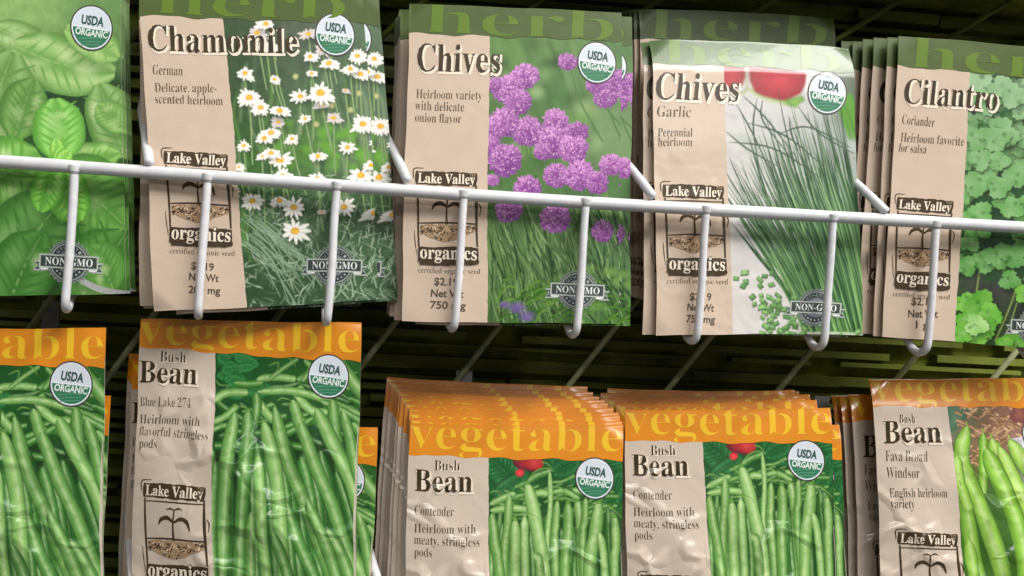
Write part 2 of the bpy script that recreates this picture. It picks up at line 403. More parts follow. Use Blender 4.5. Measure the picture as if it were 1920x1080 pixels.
def emblem(s, parent, mat, tl, tr, bl, beige, z0):
    """rough woodcut frame: name banner, seedling with two leaves, roots in the soil, second banner"""
    Hm = np.linalg.solve(np.array([[62, 85, 1], [600, 110, 1], [105, 880, 1]], float), np.array([tl, tr, bl], float))
    T = lambda p: np.concatenate([np.asarray(p, float).reshape(-1, 2), np.ones((np.asarray(p).size//2, 1))], 1) @ Hm
    a = Art(s, z0, .004); ink = (66, 52, 34); r = random.Random(5)
    def rough(pts, amp=5):
        P = np.asarray(pts, float); out = []
        for i in range(len(P)):
            q, w = P[i], P[(i+1) % len(P)]; k = max(2, int(np.linalg.norm(w-q)/28))
            for t in np.arange(k)/k: out.append(q+(w-q)*t+np.array([r.uniform(-amp, amp), r.uniform(-amp, amp)]))
        return np.array(out)
    def line(pts, w, col=ink, n=10): a.ribbon(T(pts), np.array(np.atleast_1d(w), float)*abs(Hm[0, 0]), [col, col], n)
    a.poly(T(rough([(62, 85), (330, 96), (600, 110), (592, 228), (330, 215), (60, 195)])), ink)
    a.text('Lake Valley', T((82, 186))[0], T((578, 206))[0], 118*abs(Hm[0, 0])*1.05, CREAM, offset=.004, rough=.4)
    a.text('TM', T((528, 140))[0], T((578, 143))[0], 38*abs(Hm[0, 0]), (170, 150, 125), serif=False)
    line([(45, 150), (45, 70), (130, 62)], [8, 10, 6])
    line([(78, 205), (90, 420), (108, 740)], [14, 20, 15]); line([(590, 215), (598, 420), (618, 745)], [14, 26, 15])
    line([(615, 370), (636, 410), (628, 480)], [6, 12, 5]); line([(65, 600), (75, 700), (90, 800)], [5, 9, 4])
    line([(85, 232), (330, 238), (595, 250)], [8, 12, 9])
    line([(100, 535), (330, 532), (612, 548)], [10, 16, 12])
    line([(345, 300), (338, 420), (345, 560), (340, 690)], [12, 14, 22, 8])
    line([(212, 420), (230, 380), (285, 362), (345, 400)], [8, 30, 34, 14]); line([(345, 400), (400, 368), (455, 390), (482, 460)], [14, 32, 32, 10])
    line([(345, 300), (310, 288), (275, 295)], [8, 16, 3]); line([(345, 300), (380, 286), (415, 296)], [8, 16, 3])
    a.poly(T(rough([(115, 545), (600, 555), (590, 610), (470, 660), (345, 700), (220, 660), (130, 620)], 8)), (170, 140, 108))
    for i in range(70):
        x = 120+r.random()*470; ym = 700-abs(x-345)*.36; y = 556+r.random()*max(20, ym-575); d = r.uniform(-40, 40)
        line([(x, y), (x+d*.5+r.uniform(-12, 12), y+r.uniform(2, 30)), (x+d, y+r.uniform(0, 34))], [4, r.uniform(7, 13), 3], ink if i % 4 else (236, 218, 192), 5)
    for i in range(9):
        x = 345+(i-4)*26; line([(345, 560), ((345+x)/2+r.uniform(-9, 9), 620), (x+r.uniform(-9, 9), 690-abs(i-4)*12)], [9, 6, 3], (206, 172, 134), 7)
    a.poly(T(rough([(105, 742), (350, 738), (622, 752), (632, 880), (620, 896), (360, 900), (120, 890), (104, 860)])), ink)
    a.text('organics', T((118, 838))[0], T((612, 858))[0], 158*abs(Hm[0, 0])*1.05, (46, 36, 22), offset=.05, rough=.4)
    a.text('organics', T((118, 838))[0], T((612, 858))[0], 158*abs(Hm[0, 0])*1.05, CREAM, offset=.006, rough=.4)
    e = a.build('brand_emblem', parent, mat)
    b = Art(s, z0, .004); w = np.linalg.norm(np.array(tr)-tl)
    copy_line(b, 'certified organic seed', T((100, 962))[0], T((645, 978))[0], w*.128, (92, 78, 60))
    b.build('motto_lettering', parent, mat)

def badge(s, parent, mat, c, r, z0, tilt=9):
    a = Art(s, z0, .004); t = math.radians(tilt); ex = np.array([math.cos(t), math.sin(t)]); ey = np.array([-math.sin(t)*.6, math.cos(t)]); c = np.array(c, float)
    Q = lambda x, y: c+ex*x*r+ey*y*r*1.07
    cir = lambda q, a0=0, a1=360, n=48: [Q(q*math.cos(math.radians(k)), q*math.sin(math.radians(k))) for k in np.linspace(a0, a1, n)]
    a.poly(cir(1.03)[:-1], (70, 66, 62)); a.poly(cir(.965)[:-1], (226, 232, 240))
    a.poly(cir(.90, 3, 177), (52, 120, 88)); a.poly(cir(.905, 183, 357), (214, 222, 232))
    for k in (.50, .66, .80):
        a.ribbon([Q(-.62*(1.25-k*.6), k+.06), Q(0, k-.05), Q(.62*(1.25-k*.6), k-.1)], r*.035, [(96, 156, 124)]*2, 8)
    o = a.build('organic_badge', parent, mat)
    b = Art(s, z0+.08, .004)
    b.text('USDA', Q(-.50, -.14), Q(.54, -.14), r*.60, (42, 82, 66), serif=False, offset=.035)
    b.text('ORGANIC', Q(-.76, .37), Q(.78, .37), r*.45, (226, 236, 232), serif=False, offset=.03)
    b.build('badge_lettering', o, mat)

def gmo_seal(s, parent, mat, c, r, z0, tilt=2.6):
    a = Art(s, z0, .004); t = math.radians(tilt); ex = np.array([math.cos(t), math.sin(t)]); ey = np.array([-math.sin(t), math.cos(t)]); c = np.array(c, float)
    Q = lambda x, y: c+ex*x*r+ey*y*r
    t_ = np.linspace(0, 2*math.pi, 144, endpoint=False)
    a.poly([Q((1.0+.035*np.sign(math.sin(26*k)))*math.cos(k), (1.0+.035*np.sign(math.sin(26*k)))*math.sin(k)) for k in t_], (120, 134, 122))
    cir = lambda q, n=40: [Q(q*math.cos(k), q*math.sin(k)) for k in np.linspace(0, 2*math.pi, n, endpoint=False)]
    a.poly(cir(.90), (58, 66, 66)); a.poly(cir(.86), (150, 160, 152)); a.poly(cir(.80), (54, 60, 66))
    a.poly(cir(.54), (104, 110, 116), Q(0, -.2), (176, 180, 188))
    for (sx, x0, x1) in ((-1, -1.62, -1.1), (1, 1.62, 1.1)):
        a.poly([Q(x0, -.12+.1), Q(x1, -.12+.1), Q(x1, .46), Q(x0, .46), Q(x0+sx*-.18, .2)], (172, 182, 172)); a.poly([Q(x0+sx*-.07, -.06+.12), Q(x1, .06), Q(x1, .39), Q(x0+sx*-.07, .39), Q(x0+sx*-.24, .2)], (66, 76, 74))
        a.poly([Q(sx*1.32, .26), Q(sx*1.32, .36), Q(sx*.98, .42), Q(sx*.9, .30)], (228, 230, 228))
    a.poly([Q(-1.36, -.32), Q(1.36, -.32), Q(1.36, .31), Q(-1.36, .31)], (178, 186, 178)); a.poly([Q(-1.28, -.25), Q(1.28, -.25), Q(1.28, .24), Q(-1.28, .24)], (58, 68, 66))
    o = a.build('gmo_seal', parent, mat)
    b = Art(s, z0+.08, .004)
    b.text('NON-GMO', Q(-1.08, .16), Q(1.10, .16), r*.50, (232, 234, 232), offset=.0)
    for ch, k in zip('AUTHENTIC', np.linspace(-64, 64, 9)):
        q = math.radians(k-90); w = math.radians(5.5); R_ = .60
        b.text(ch, Q(R_*math.cos(q-w), R_*math.sin(q-w)), Q(R_*math.cos(q+w), R_*math.sin(q+w)), r*.2, (170, 176, 178), serif=False)
    for k in np.linspace(40, 140, 7):
        q = math.radians(k); b.disc(Q(.67*math.cos(q), .67*math.sin(q)), r*.05, r*.05, (170, 176, 178), n=6)
    b.build('seal_lettering', o, mat)

# ------------------------------------------------------------------ packet builder
def packet(s, opt):
    kind = s['kind']; mat = opt.get('mat', M_INK[kind])
    root = bpy.data.objects.new('seed_packet', None); COL.objects.link(root); root.empty_display_size = .02
    hl, hr = to_uv(s, opt['header'][0])[1], to_uv(s, opt['header'][1])[1]; s['hmm'] = min(hl, hr)
    lt, lb = to_uv(s, opt['label'][0])[0], to_uv(s, opt['label'][1])[0]
    W, H = s['W'], s['H']
    s['edgecol'] = (96, 112, 62) if kind == 'herb' else (226, 150, 62)
    beige = opt['beige']
    envelope(s, root, mat, (196, 184, 168))
    bright = opt.get('hb', 1.0)
    # cover photograph
    ph = Photo(s, (min(lt, lb)-.8, min(hl, hr)-1.2, W, H))
    s['grade'] = opt.get('grade', (1.05, 1.0, .90) if kind == 'herb' else (1.07, .98, 1.0)); ph.background(opt['bg']); opt['paint'](ph)
    ph.build('cover_photo', root, mat, .05); z1 = .12
    # beige label with torn-looking top and right edges
    sd = s['seed']
    def vtop(u): return hl+(hr-hl)*u/W*.4-1.0+.45*np.sin(u*.30+sd)+.25*np.sin(u*.9+sd*2)
    def uright(v): return lt+(lb-lt)*(v/H)+.08*np.sin(v*.8+sd)+.06*np.sin(v*2.1)
    la = Art(s, z1, .004)
    def lab(x, y):
        c = srgb(beige)[None]*(1+.05*(vnoise(x*.05, y*.05, sd)-.5)[:, None]); return c
    la.grid_uv(0.0, vtop, uright, H, 24, 70, lab)
    lo = la.build('label_panel', root, mat)
    zt = z1+.06
    # header band
    hd = Art(s, z1+.03, .004)
    hc = np.array(opt['header_col'], float)
    def hfn(x, y): return srgb(hc)[None]*(1+.14*(vnoise(x*.03, y*.03, sd+2)-.5)[:, None])
    def vlow(u): return hl+(hr-hl)*u/W+.34*np.sin(u*.30+sd)+.2*np.sin(u*.62+sd)
    hd.grid_uv(0.0, 0.0, W, vlow, 64, 16, hfn)
    ho = hd.build('header_band', root, mat)
    hw = Art(s, z1+.10, .004, clip=(0, .1, W, min(hl, hr)+.7))
    w0, w1, sz, word = opt['word']; hw.text(word, w0, w1, sz, opt['word_col'], offset=-.012, rough=.6)
    hw.build('header_lettering', ho, mat)
    if opt.get('title'):
        a = Art(s, zt, .045)
        for t in opt['title']: title(a, *t)
        a.build('title_lettering', root, mat)
    if opt.get('copy'):
        a = Art(s, zt, .004)
        for t in opt['copy']: copy_line(a, *t)
        a.build('description_lettering', lo, mat)
    if opt.get('price'):
        a = Art(s, zt, .004)
        for (txt, p0, p1, sz) in opt['price']: a.text(txt, p0, p1, sz, (84, 74, 60), serif=False, offset=.02)
        a.build('price_lettering', lo, mat)
    if opt.get('emblem'): emblem(s, lo, mat, *opt['emblem'], beige, zt)
    if opt.get('badge'): badge(s, root, mat, *opt['badge'], zt)
    if opt.get('gmo'): gmo_seal(s, root, mat, *opt['gmo'], zt)
    return root

def pose(o, xyz, tilt, yaw, roll, H):
    """xyz: middle of the packet's top edge (mm); angles in degrees"""
    M = Matrix.Rotation(math.radians(yaw), 4, 'Z') @ Matrix.Rotation(-math.radians(tilt), 4, 'X') @ Matrix.Rotation(math.radians(roll), 4, 'Y')
    M.translation = (Vector(xyz)*MM) - (M.to_3x3() @ Vector((0, 0, H*MM)))
    o.matrix_world = M
def tag(o, label, cat='seed packet', group=None):
    o['label'] = label; o['category'] = cat
    if group: o['group'] = group
def dup(root):
    r = root.copy(); COL.objects.link(r)
    for ch in list(root.children):
        c = ch.copy(); COL.objects.link(c); c.parent = r
        for g in list(ch.children):
            d = g.copy(); COL.objects.link(d); d.parent = c
    return r

def blobs(pts, noise=.18, ns=.06, sharp=1.0):
    P = np.array([p[:3] for p in pts], float); C = srgb([p[3] for p in pts])
    def fn(x, y):
        w = np.exp(-((x[:, None]-P[:, 0])**2+(y[:, None]-P[:, 1])**2)/(2*P[:, 2]**2)*sharp)+1e-6
        c = (w[:, :, None]*C[None]).sum(1)/w.sum(1)[:, None]
        n = vnoise(x*ns, y*ns, 4)*.6+vnoise(x*ns*3, y*ns*3, 8)*.4
        return c*(1+noise*2*(n-.5))[:, None]
    return fn
def mixc(a, b, t): return tuple(np.array(a, float)*(1-t)+np.array(b, float)*t)

# ------------------------------------------------------------------ cover photographs
def leaf(a, base, tip, width, col, hi, vein, r, n=12, nveins=6, bend=0.0):
    b, t = np.array(base, float), np.array(tip, float); d = t-b; nn = np.array([-d[1], d[0]])
    mid = (b+t)/2+nn*bend
    prof = [0.30, .80, .98, 1.0, .95, .78, .22]
    dk = mixc(col, (20, 50, 20), .18)
    a.ribbon([b, mid, t], [width*p for p in prof], [dk, mixc(dk, col, .7), hi, mixc(hi, col, .5), mixc(col, dk, .45), col, hi, mixc(col, hi, .3), dk], 22,
             offs=[-.5, -.42, -.28, -.12, 0, .06, .24, .40, .5])
    P = spline([b, mid, t], 30)
    a.ribbon(P[[0, 10, 20, 28]], [width*.05, width*.03, width*.01], [vein, mixc(vein, dk, .4)], 10)
    for k in range(nveins):
        f = .15+.7*k/nveins; i = int(f*29); dirv = (t-b)/np.linalg.norm(t-b); side = np.array([-dirv[1], dirv[0]]); wl = width*.42*np.interp(f, np.linspace(0, 1, 7), prof)
        for sg in (-1, 1):
            e = P[i]+side*sg*wl+dirv*wl*.7
            a.ribbon([P[i], (P[i]+e)/2+dirv*wl*.02, e], [width*.07, width*.02], [mixc(vein, col, .9), mixc(dk, col, .88), mixc(vein, col, .95)], 5)

def paint_basil(a):
    r = random.Random(3)
    Z = lambda x, y: (x/1.742, y/1.742)
    L = [((-10, 90), (200, 200), 90, (128, 172, 100), (158, 198, 128)),
         ((60, 150), (390, 235), 150, (120, 172, 92), (166, 204, 132)),
         ((230, 90), (400, 190), 90, (126, 178, 96), (160, 200, 120)),
         ((-20, 470), (60, 170), 190, (112, 158, 86), (146, 186, 118)),
         ((60, 450), (130, 260), 120, (98, 148, 76), (128, 172, 96)),
         ((420, 510), (340, 270), 130, (112, 160, 86), (150, 190, 120)),
         ((430, 420), (330, 340), 80, (112, 164, 84), (148, 192, 112)),
         ((-60, 640), (140, 500), 190, (104, 166, 74), (140, 194, 104)),
         ((-70, 760), (130, 590), 170, (96, 158, 66), (128, 184, 92)),
         ((210, 520), (400, 500), 90, (112, 168, 80), (150, 200, 112)),
         ((180, 560), (420, 740), 200, (92, 152, 66), (122, 178, 88)),
         ((-20, 960), (220, 640), 240, (72, 128, 56), (98, 154, 76)),
         ((40, 1000), (150, 760), 170, (66, 124, 52), (88, 146, 70)),
         ((250, 1000), (420, 760), 210, (68, 126, 52), (96, 152, 72)),
         ((380, 940), (300, 800), 120, (84, 142, 62), (108, 164, 82)),
         ((205, 520), (195, 320), 165, (108, 176, 76), (150, 210, 112)),
         ((200, 540), (270, 720), 140, (98, 170, 64), (144, 206, 98)),
         ((190, 530), (140, 690), 110, (92, 164, 60), (136, 198, 92))]
    L = [(b, t, w*(1.28 if k < 15 else 1.05), c, h) for k, (b, t, w, c, h) in enumerate(L)]
    for i, (b, t, w, c, h) in enumerate(L):
        b, t = np.array(b, float), np.array(t, float); q = (b+t)/2; d = (t-b); ang = math.degrees(math.atan2(d[1], d[0])); ln = np.linalg.norm(d)/1.742
        a.soft(Z(*(q+(8, 14))), ln*.62, w*.42, (26, 56, 22), .6, rot=ang)          # the printed leaf's own darker surroundings
        leaf(a, Z(*b), Z(*t), w/1.742, c, h, mixc(c, (196, 222, 150), .45), r, bend=r.uniform(-.08, .08))
        for k in range(5):
            f = r.uniform(.2, .8); pq = b+d*f+np.array([-d[1], d[0]])/np.linalg.norm(d)*r.uniform(-.28, .28)*w
            a.soft(Z(*pq), ln*r.uniform(.08, .2), w*r.uniform(.06, .12), mixc(h, (232, 244, 206), r.uniform(.2, .7)), r.uniform(.25, .55), rot=ang+r.uniform(-20, 20))
    for q in ((195, 470), (215, 500), (240, 510)): leaf(a, Z(205, 530), Z(q[0], q[1]-20), 30, (120, 186, 76), (170, 222, 120), (190, 230, 150), r, nveins=3)
    for k in range(3): a.ribbon([Z(270, 900+k*8), Z(340, 935+k*6), Z(420, 950+k*4)], [3, 5, 3], [(150, 160, 150), (178, 186, 180)], 8)

def daisy(a, c, R, r, tilt=.62, pinkish=False, blur=False):
    R = R*r.uniform(.62, .90); lean = r.uniform(-.35, .35); drop = r.uniform(.0, .28)
    a.soft((c[0]+2, c[1]+R*.35), R*1.2, R*.8, (24, 44, 26), .6)
    n = r.randint(10, 17); ph = r.random()*6; rot = r.uniform(-.25, .25)
    core = (226, 222, 228) if pinkish else (244, 244, 248)
    edge = (176, 170, 178) if pinkish else (206, 212, 214)
    for k in range(n):
        t = ph+2*math.pi*k/n+r.uniform(-.1, .1); L = R*r.uniform(.74, 1.12)*(1+lean*.4*math.cos(t))
        d = np.array([math.cos(t)*(1-.25*abs(lean)), math.sin(t)*tilt+drop*abs(math.cos(t))+ (.10 if math.sin(t) > 0 else 0)+lean*.3*math.cos(t)])
        e = np.array(c)+d*L; b = np.array(c)+d*R*.16
        shade = .0 if math.sin(t) < .3 else .25
        w = R*.33*(.75 if abs(math.sin(t)) > .8 else 1)
        a.ribbon([b, (b+e)/2, e], [w*.5, w*1.05, w*.95, w*.3], [mixc(edge, (150, 160, 150), shade), core, mixc(core, edge, .2), mixc(edge, (160, 168, 160), shade)], 6)
    a.disc((c[0], c[1]+R*.02), R*.27, R*.21, (214, 160, 44), (246, 212, 84), n=14, wob=.06)
    for k in range(6): a.disc((c[0]+r.uniform(-.18, .18)*R, c[1]+r.uniform(-.12, .12)*R), R*.05, R*.04, (250, 222, 110) if k % 2 else (196, 136, 30), n=5)

def paint_chamomile(a):
    r = random.Random(21); Z = lambda x, y: (240+x/1.77, y/1.77)
    F = [(600, 110, 50, 1), (460, 75, 46, 0), (430, 105, 40, 1), (660, 90, 40, 1), (485, 258, 30, 0), (387, 238, 50, 0), (400, 318, 56, 0), (437, 352, 40, 0), (500, 362, 50, 0), (570, 315, 46, 0), (637, 305, 58, 0), (665, 208, 42, 0), (770, 245, 45, 0), (760, 185, 36, 0), (775, 410, 46, 0), (678, 390, 34, 1), (640, 345, 32, 1), (470, 435, 46, 0), (540, 455, 36, 0), (495, 400, 30, 1), (380, 478, 40, 0), (502, 525, 54, 0), (628, 515, 50, 0), (820, 470, 36, 0), (815, 310, 26, 1), (510, 580, 48, 0), (625, 588, 46, 0), (770, 580, 52, 0), (365, 548, 26, 0), (410, 662, 50, 0), (500, 660, 46, 0), (548, 682, 56, 0), (555, 760, 62, 0), (715, 685, 50, 0), (818, 705, 52, 0), (850, 760, 30, 0), (640, 700, 24, 1), (720, 300, 26, 1), (340, 630, 40, 0)]
    for k in range(14): F.append((r.uniform(370, 840), r.uniform(130, 600), r.uniform(26, 44), r.random() < .35))
    # out of focus stems and grass
    for k in range(70):
        x = r.uniform(320, 860); y = r.uniform(120, 700); c = r.choice([(70, 104, 74), (92, 122, 92), (52, 86, 52), (116, 140, 112), (44, 74, 44), (84, 132, 60)])
        a.ribbon([Z(x, y), Z(x+r.uniform(-20, 30), y+90), Z(x+r.uniform(-30, 60), y+r.uniform(150, 260))], [2, r.uniform(4, 9), 3], [c, mixc(c, (160, 185, 150), .35), c], 8)
    for k in range(24):
        x = r.uniform(440, 800); y = r.uniform(400, 560); a.soft(Z(x, y), r.uniform(10, 26), r.uniform(8, 20), (112, 172, 62), .8)
    a.blur(.5)
    # feathery foliage low down
    for k in range(800):
        x = r.uniform(370, 880); y = r.uniform(575, 1040); L = r.uniform(16, 60); t = r.choice([r.uniform(-.5, 1.0), r.uniform(1.2, 2.4)])
        g = r.random(); c = mixc((52, 84, 58), (212, 230, 210), g**1.2)
        if y < 660 and r.random() < .5: c = mixc(c, (74, 120, 66), .6)
        a.ribbon([Z(x, y), Z(x+L*.5*math.cos(t)+r.uniform(-6, 6), y+L*.5*math.sin(t)), Z(x+L*math.cos(t), y+L*math.sin(t))], [.8, r.uniform(1.4, 3.4), .6], [mixc(c, (20, 40, 28), .3), c], 5)
    for k in range(26):
        x = r.uniform(360, 470); y = r.uniform(700, 800)
        a.ribbon([Z(x, y), Z(x+70, y+60), Z(x+r.uniform(120, 200), y+r.uniform(90, 220))], [1.6, 2.4, 1.4], [(96, 128, 104), (172, 196, 176)], 8)
    for i, (x, y, R, p) in enumerate(F):
        if y < 620:
            L = r.uniform(120, 240); sx = r.uniform(-10, 50)
            a.ribbon([Z(x, y), Z(x+sx*.4, y+L*.5), Z(x+sx, y+L)], [3.4, 3.8, 3.2], [(58, 92, 50), (166, 192, 146), (84, 118, 74)], 8)
    for x, y in ((555, 250), (620, 410), (735, 365), (765, 310), (672, 350)): a.disc(Z(x, y), 6, 6, (150, 160, 110), (200, 206, 160), n=12)
    for x, y, R, p in sorted(F, key=lambda q: q[3] == 0): daisy(a, Z(x, y), R/1.77*1.06, r, r.uniform(.38, .80), bool(p))
    # soft fade of the photo's right edge is part of the printed picture: paler grass
    for k in range(30):
        x = r.uniform(560, 860); y = r.uniform(870, 1040); a.ribbon([Z(x, y), Z(x+r.uniform(-30, 30), y-40), Z(x+r.uniform(-60, 60), y-70)], [2.4, 2, .7], [(128, 160, 138), (182, 206, 188)], 6)

def pompom(a, c, R, r):
    sq = r.uniform(.82, 1.0); tint = r.uniform(-.12, .12); n = int(60+R*9)
    a.disc(c, R*.86, R*.84*sq, (120, 58, 132), (150, 78, 162), n=18, wob=.08, seed=R)
    it = sorted([(math.sqrt(r.random()), r.random()*2*math.pi) for _ in range(n)], key=lambda z: -z[0])
    for q, t in it:
        d = np.array([math.cos(t), math.sin(t)*sq]); t2 = t+r.uniform(-.5, .5); d2 = np.array([math.cos(t2), math.sin(t2)*sq-.15])
        b = np.array(c)+d*R*q*.80; e = b+d2*R*r.uniform(.14, .30)
        lit = np.clip(.42-.42*d[1]*q-.18*d[0]*q+tint+r.uniform(-.28, .28), 0, 1)
        cc = mixc((118, 60, 142), (222, 166, 230), lit); w = R*r.uniform(.09, .16)
        a.ribbon([b, (b+e)/2, e], [w*.5, w, w*.2], [mixc(cc, (78, 28, 96), .5), cc, mixc(cc, (244, 208, 246), .35)], 3)
    for k in range(int(n*.16)):
        q, t = math.sqrt(r.random())*.8, r.random()*6.28; p = np.array(c)+R*q*np.array([math.cos(t), math.sin(t)*sq-.1]); a.disc(p, R*.04, R*.04, (240, 200, 240) if r.random() < .6 else (92, 36, 108), n=5)

def paint_chives(a):
    r = random.Random(8); Z = lambda x, y: (710+x/1.688, y/1.688)
    F = [(597, 195, 36), (460, 240, 44), (400, 280, 52), (440, 325, 42), (360, 270, 30), (715, 310, 44), (680, 270, 32), (750, 262, 40), (795, 300, 44), (800, 250, 28), (560, 382, 47), (475, 418, 47), (395, 390, 47), (360, 410, 37), (355, 460, 37), (625, 420, 42), (550, 455, 52), (618, 475, 47), (405, 508, 60), (525, 485, 32), (565, 555, 47), (640, 560, 54), (695, 580, 37), (740, 518, 40), (795, 520, 42), (360, 565, 27), (475, 600, 45), (415, 665, 47), (565, 690, 52), (712, 735, 38), (778, 740, 22)]
    for k in range(40):
        x = r.uniform(330, 830); y = r.uniform(90, 760); c = r.choice([(104, 136, 88), (128, 158, 104), (78, 116, 66), (60, 98, 52), (140, 164, 120)])
        a.ribbon([Z(x, y), Z(x+20, y+60), Z(x+50, y+150)], [2, 6, 3], [mixc(c, (84, 120, 72), .5), c, mixc(c, (84, 120, 72), .5)], 6)
    for k in range(34): a.soft(Z(r.uniform(340, 830), r.uniform(80, 800)), r.uniform(14, 34), r.uniform(12, 28), r.choice([(150, 176, 128), (52, 86, 40), (118, 156, 92), (44, 74, 36), (158, 184, 140)]), r.uniform(.4, .85))
    a.blur(.8)
    for k in range(250):
        x = r.uniform(330, 830); y = r.uniform(560, 900); L = r.uniform(120, 330); sx = r.uniform(-.1, .62)*L
        g = r.random(); c = mixc((30, 62, 28), (146, 178, 124), g)
        a.ribbon([Z(x, y), Z(x+sx*.35, y+L*.5), Z(x+sx, y+L)], [1.0, r.uniform(2.2, 4.4), 3.2], [mixc(c, (24, 50, 24), .45), c, mixc(c, (196, 214, 176), .3*g)], 8)
    for k in range(60):
        x = r.uniform(350, 830); y = r.uniform(900, 1040); t = r.uniform(-.5, .5)
        c = mixc((60, 116, 38), (136, 178, 84), r.random()); L = r.uniform(50, 140)
        a.ribbon([Z(x, y+20), Z(x+L*.5, y-20+30*t), Z(x+L, y+40*t)], [2, 4.5, 1], [mixc(c, (30, 60, 20), .4), c], 7)
    for (x, y, R) in ((440, 970, 22), (470, 1000, 20), (400, 960, 14)): a.soft(Z(x, y), R, R*.7, (124, 96, 172), .9)
    for x, y, R in F:
        L = r.uniform(170, 330); sx = (x-480)*.18+r.uniform(30, 110)
        a.ribbon([Z(x, y), Z(x+sx*.35, y+L*.5), Z(x+sx, y+L)], [2.2, 2.8, 3], [(44, 84, 46), (104, 146, 92), (66, 110, 62)], 9)
    for x, y, R in F: pompom(a, Z(x+r.uniform(-4, 4), y+r.uniform(-4, 4)), R/1.688*r.uniform(.92, 1.14), r)
    for k in range(10):
        x = r.uniform(350, 780); y = r.uniform(840, 1000); a.soft(Z(x, y), 20, 12, (120, 160, 84), .5)

def paint_garlic(a):
    r = random.Random(5); Z = lambda x, y: (1350+x/3.8586, 120+y/3.8586)
    # tomatoes with pale calyx line
    a.poly([Z(-20, 10), Z(165, 45), Z(172, 120), Z(150, 190), Z(60, 225), Z(-20, 215)], (150, 48, 58), Z(60, 100), (190, 62, 74))
    a.poly([Z(190, 45), Z(400, 60), Z(615, 80), Z(615, 160), Z(575, 240), Z(470, 290), Z(340, 285), Z(240, 230), Z(200, 150)], (150, 40, 54), Z(420, 140), (196, 60, 76))
    a.ribbon([Z(178, 40), Z(180, 150), Z(190, 210)], [4, 5, 6], [(140, 140, 120), (196, 200, 178), (120, 128, 100)], 8)
    a.ribbon([Z(40, 250), Z(150, 240), Z(190, 205)], [2, 5, 6], [(132, 140, 104), (188, 196, 160)], 8)
    a.ribbon([Z(190, 205), Z(290, 265), Z(430, 300), Z(560, 320)], [5, 5, 7, 14], [(110, 128, 84), (190, 202, 160), (140, 170, 100)], 12)
    a.poly([Z(450, 290), Z(590, 250), Z(610, 290), Z(540, 335), Z(490, 325)], (104, 150, 70), None, (142, 184, 96))
    a.ribbon([Z(625, 80), Z(620, 150), Z(610, 220)], [5, 6, 3], [(230, 230, 236)]*2, 6)
    for k in range(14):
        x = 850+r.uniform(-20, 100); a.ribbon([Z(x, 250+r.uniform(-30, 60)), Z(x+60, 400), Z(x+120, 560)], [6, 9, 5], [(60, 120, 40), (116, 172, 70), (74, 130, 48)], 7)
    # soft shade the bunch throws on its white table, part of the printed photograph
    for k in range(26):
        t = r.random(); a.ribbon([Z(60+t*500, 520+t*60), Z(420+t*400, 900), Z(700+t*300, 1500)], [5, 16, 10], [(190, 196, 198), (168, 177, 175), (192, 198, 200)], 9)
    a.blur(.5)
    # chive blades
    for k in range(195):
        t = r.random()**.85; xb = 640+t*560+r.uniform(-20, 20); yb = 1960
        lvl = r.random()**1.3
        xt = 30+t*820+r.uniform(-110, 90); yt = 720-430*t+lvl*560-(r.random()*330 if r.random() < .22 else 0)
        mx, my = (xt*.45+xb*.55)+r.uniform(-30, 40)-70*(1-t)*(yt < 600), (yt+yb)/2
        g = r.random(); up_ = mixc((44, 70, 58), (140, 164, 146), g*g); dn = mixc((36, 88, 50), (140, 186, 114), g)
        w = r.uniform(2.4, 6.2)
        a.ribbon([Z(xt, yt), Z((xt+mx)/2-10, (yt+my)/2), Z(mx, my), Z(xb, yb)], [.5, w*.7, w, w*1.1], [mixc(up_, (18, 34, 28), .7), up_, mixc(up_, (206, 218, 210), .4)], 14, [mixc(dn, (20, 56, 30), .5), dn, mixc(dn, (200, 224, 176), .35)])
    for p in ([(60, 585), (400, 640), (740, 840)], [(440, 520), (640, 480), (960, 620)], [(190, 450), (470, 540), (760, 760)], [(110, 310), (230, 520), (420, 900)], [(500, 400), (520, 540), (600, 720)], [(560, 330), (720, 520), (980, 660)], [(260, 280), (240, 500), (300, 860)], [(40, 510), (200, 640), (420, 760)], [(300, 290), (310, 440), (520, 700)], [(160, 260), (330, 420), (560, 700)]):
        a.ribbon([Z(*q) for q in p], [1.0, 3.4, 2.8, 1.2], [(34, 56, 48), (84, 110, 96), (62, 84, 76)], 14)
    # chopped rings
    Y = lambda x, y: (1350+x/4.32, 400+y/4.32)
    pos = [(210, 500), (140, 545), (220, 575), (200, 610), (335, 560), (375, 530), (430, 505), (430, 600), (340, 610), (410, 700), (280, 700), (300, 760), (490, 690), (380, 740), (400, 800), (500, 760), (490, 830), (560, 850), (430, 900), (370, 870), (620, 880), (450, 940), (560, 960), (520, 980), (480, 920), (640, 940), (720, 960), (540, 800), (600, 910), (1020, 1010), (1110, 1030), (1160, 980), (1200, 1040), (620, 1000), (430, 975), (350, 690), (445, 720), (460, 860), (700, 1000)]
    for i in range(26): pos.append((r.uniform(360, 640), r.uniform(690, 1010)))
    for x, y in pos:
        t = r.uniform(-.8, .8); L, w = r.uniform(8, 15), r.uniform(6, 9); ex = np.array([math.cos(t), math.sin(t)]); ey = np.array([-ex[1]*.9+r.uniform(-.3, .3), ex[0]]); c = np.array(Y(x, y)); g = r.random()
        q = mixc((86, 140, 76), (160, 204, 140), g)
        a.poly([c-ex*L*.55-ey*w*.6+(1, 1.6), c+ex*L*.55-ey*w*.6+(1, 1.6), c+ex*L*.55+ey*w*.65+(1, 1.6), c-ex*L*.55+ey*w*.65+(1, 1.6)], (88, 116, 84))
        a.poly([c-ex*L*.5-ey*w*.5, c+ex*L*.5-ey*w*.5, c+ex*L*.5+ey*w*.5, c-ex*L*.5+ey*w*.5], mixc(q, (60, 104, 52), .35), c-ey*w*.15, mixc(q, (190, 222, 170), .3))

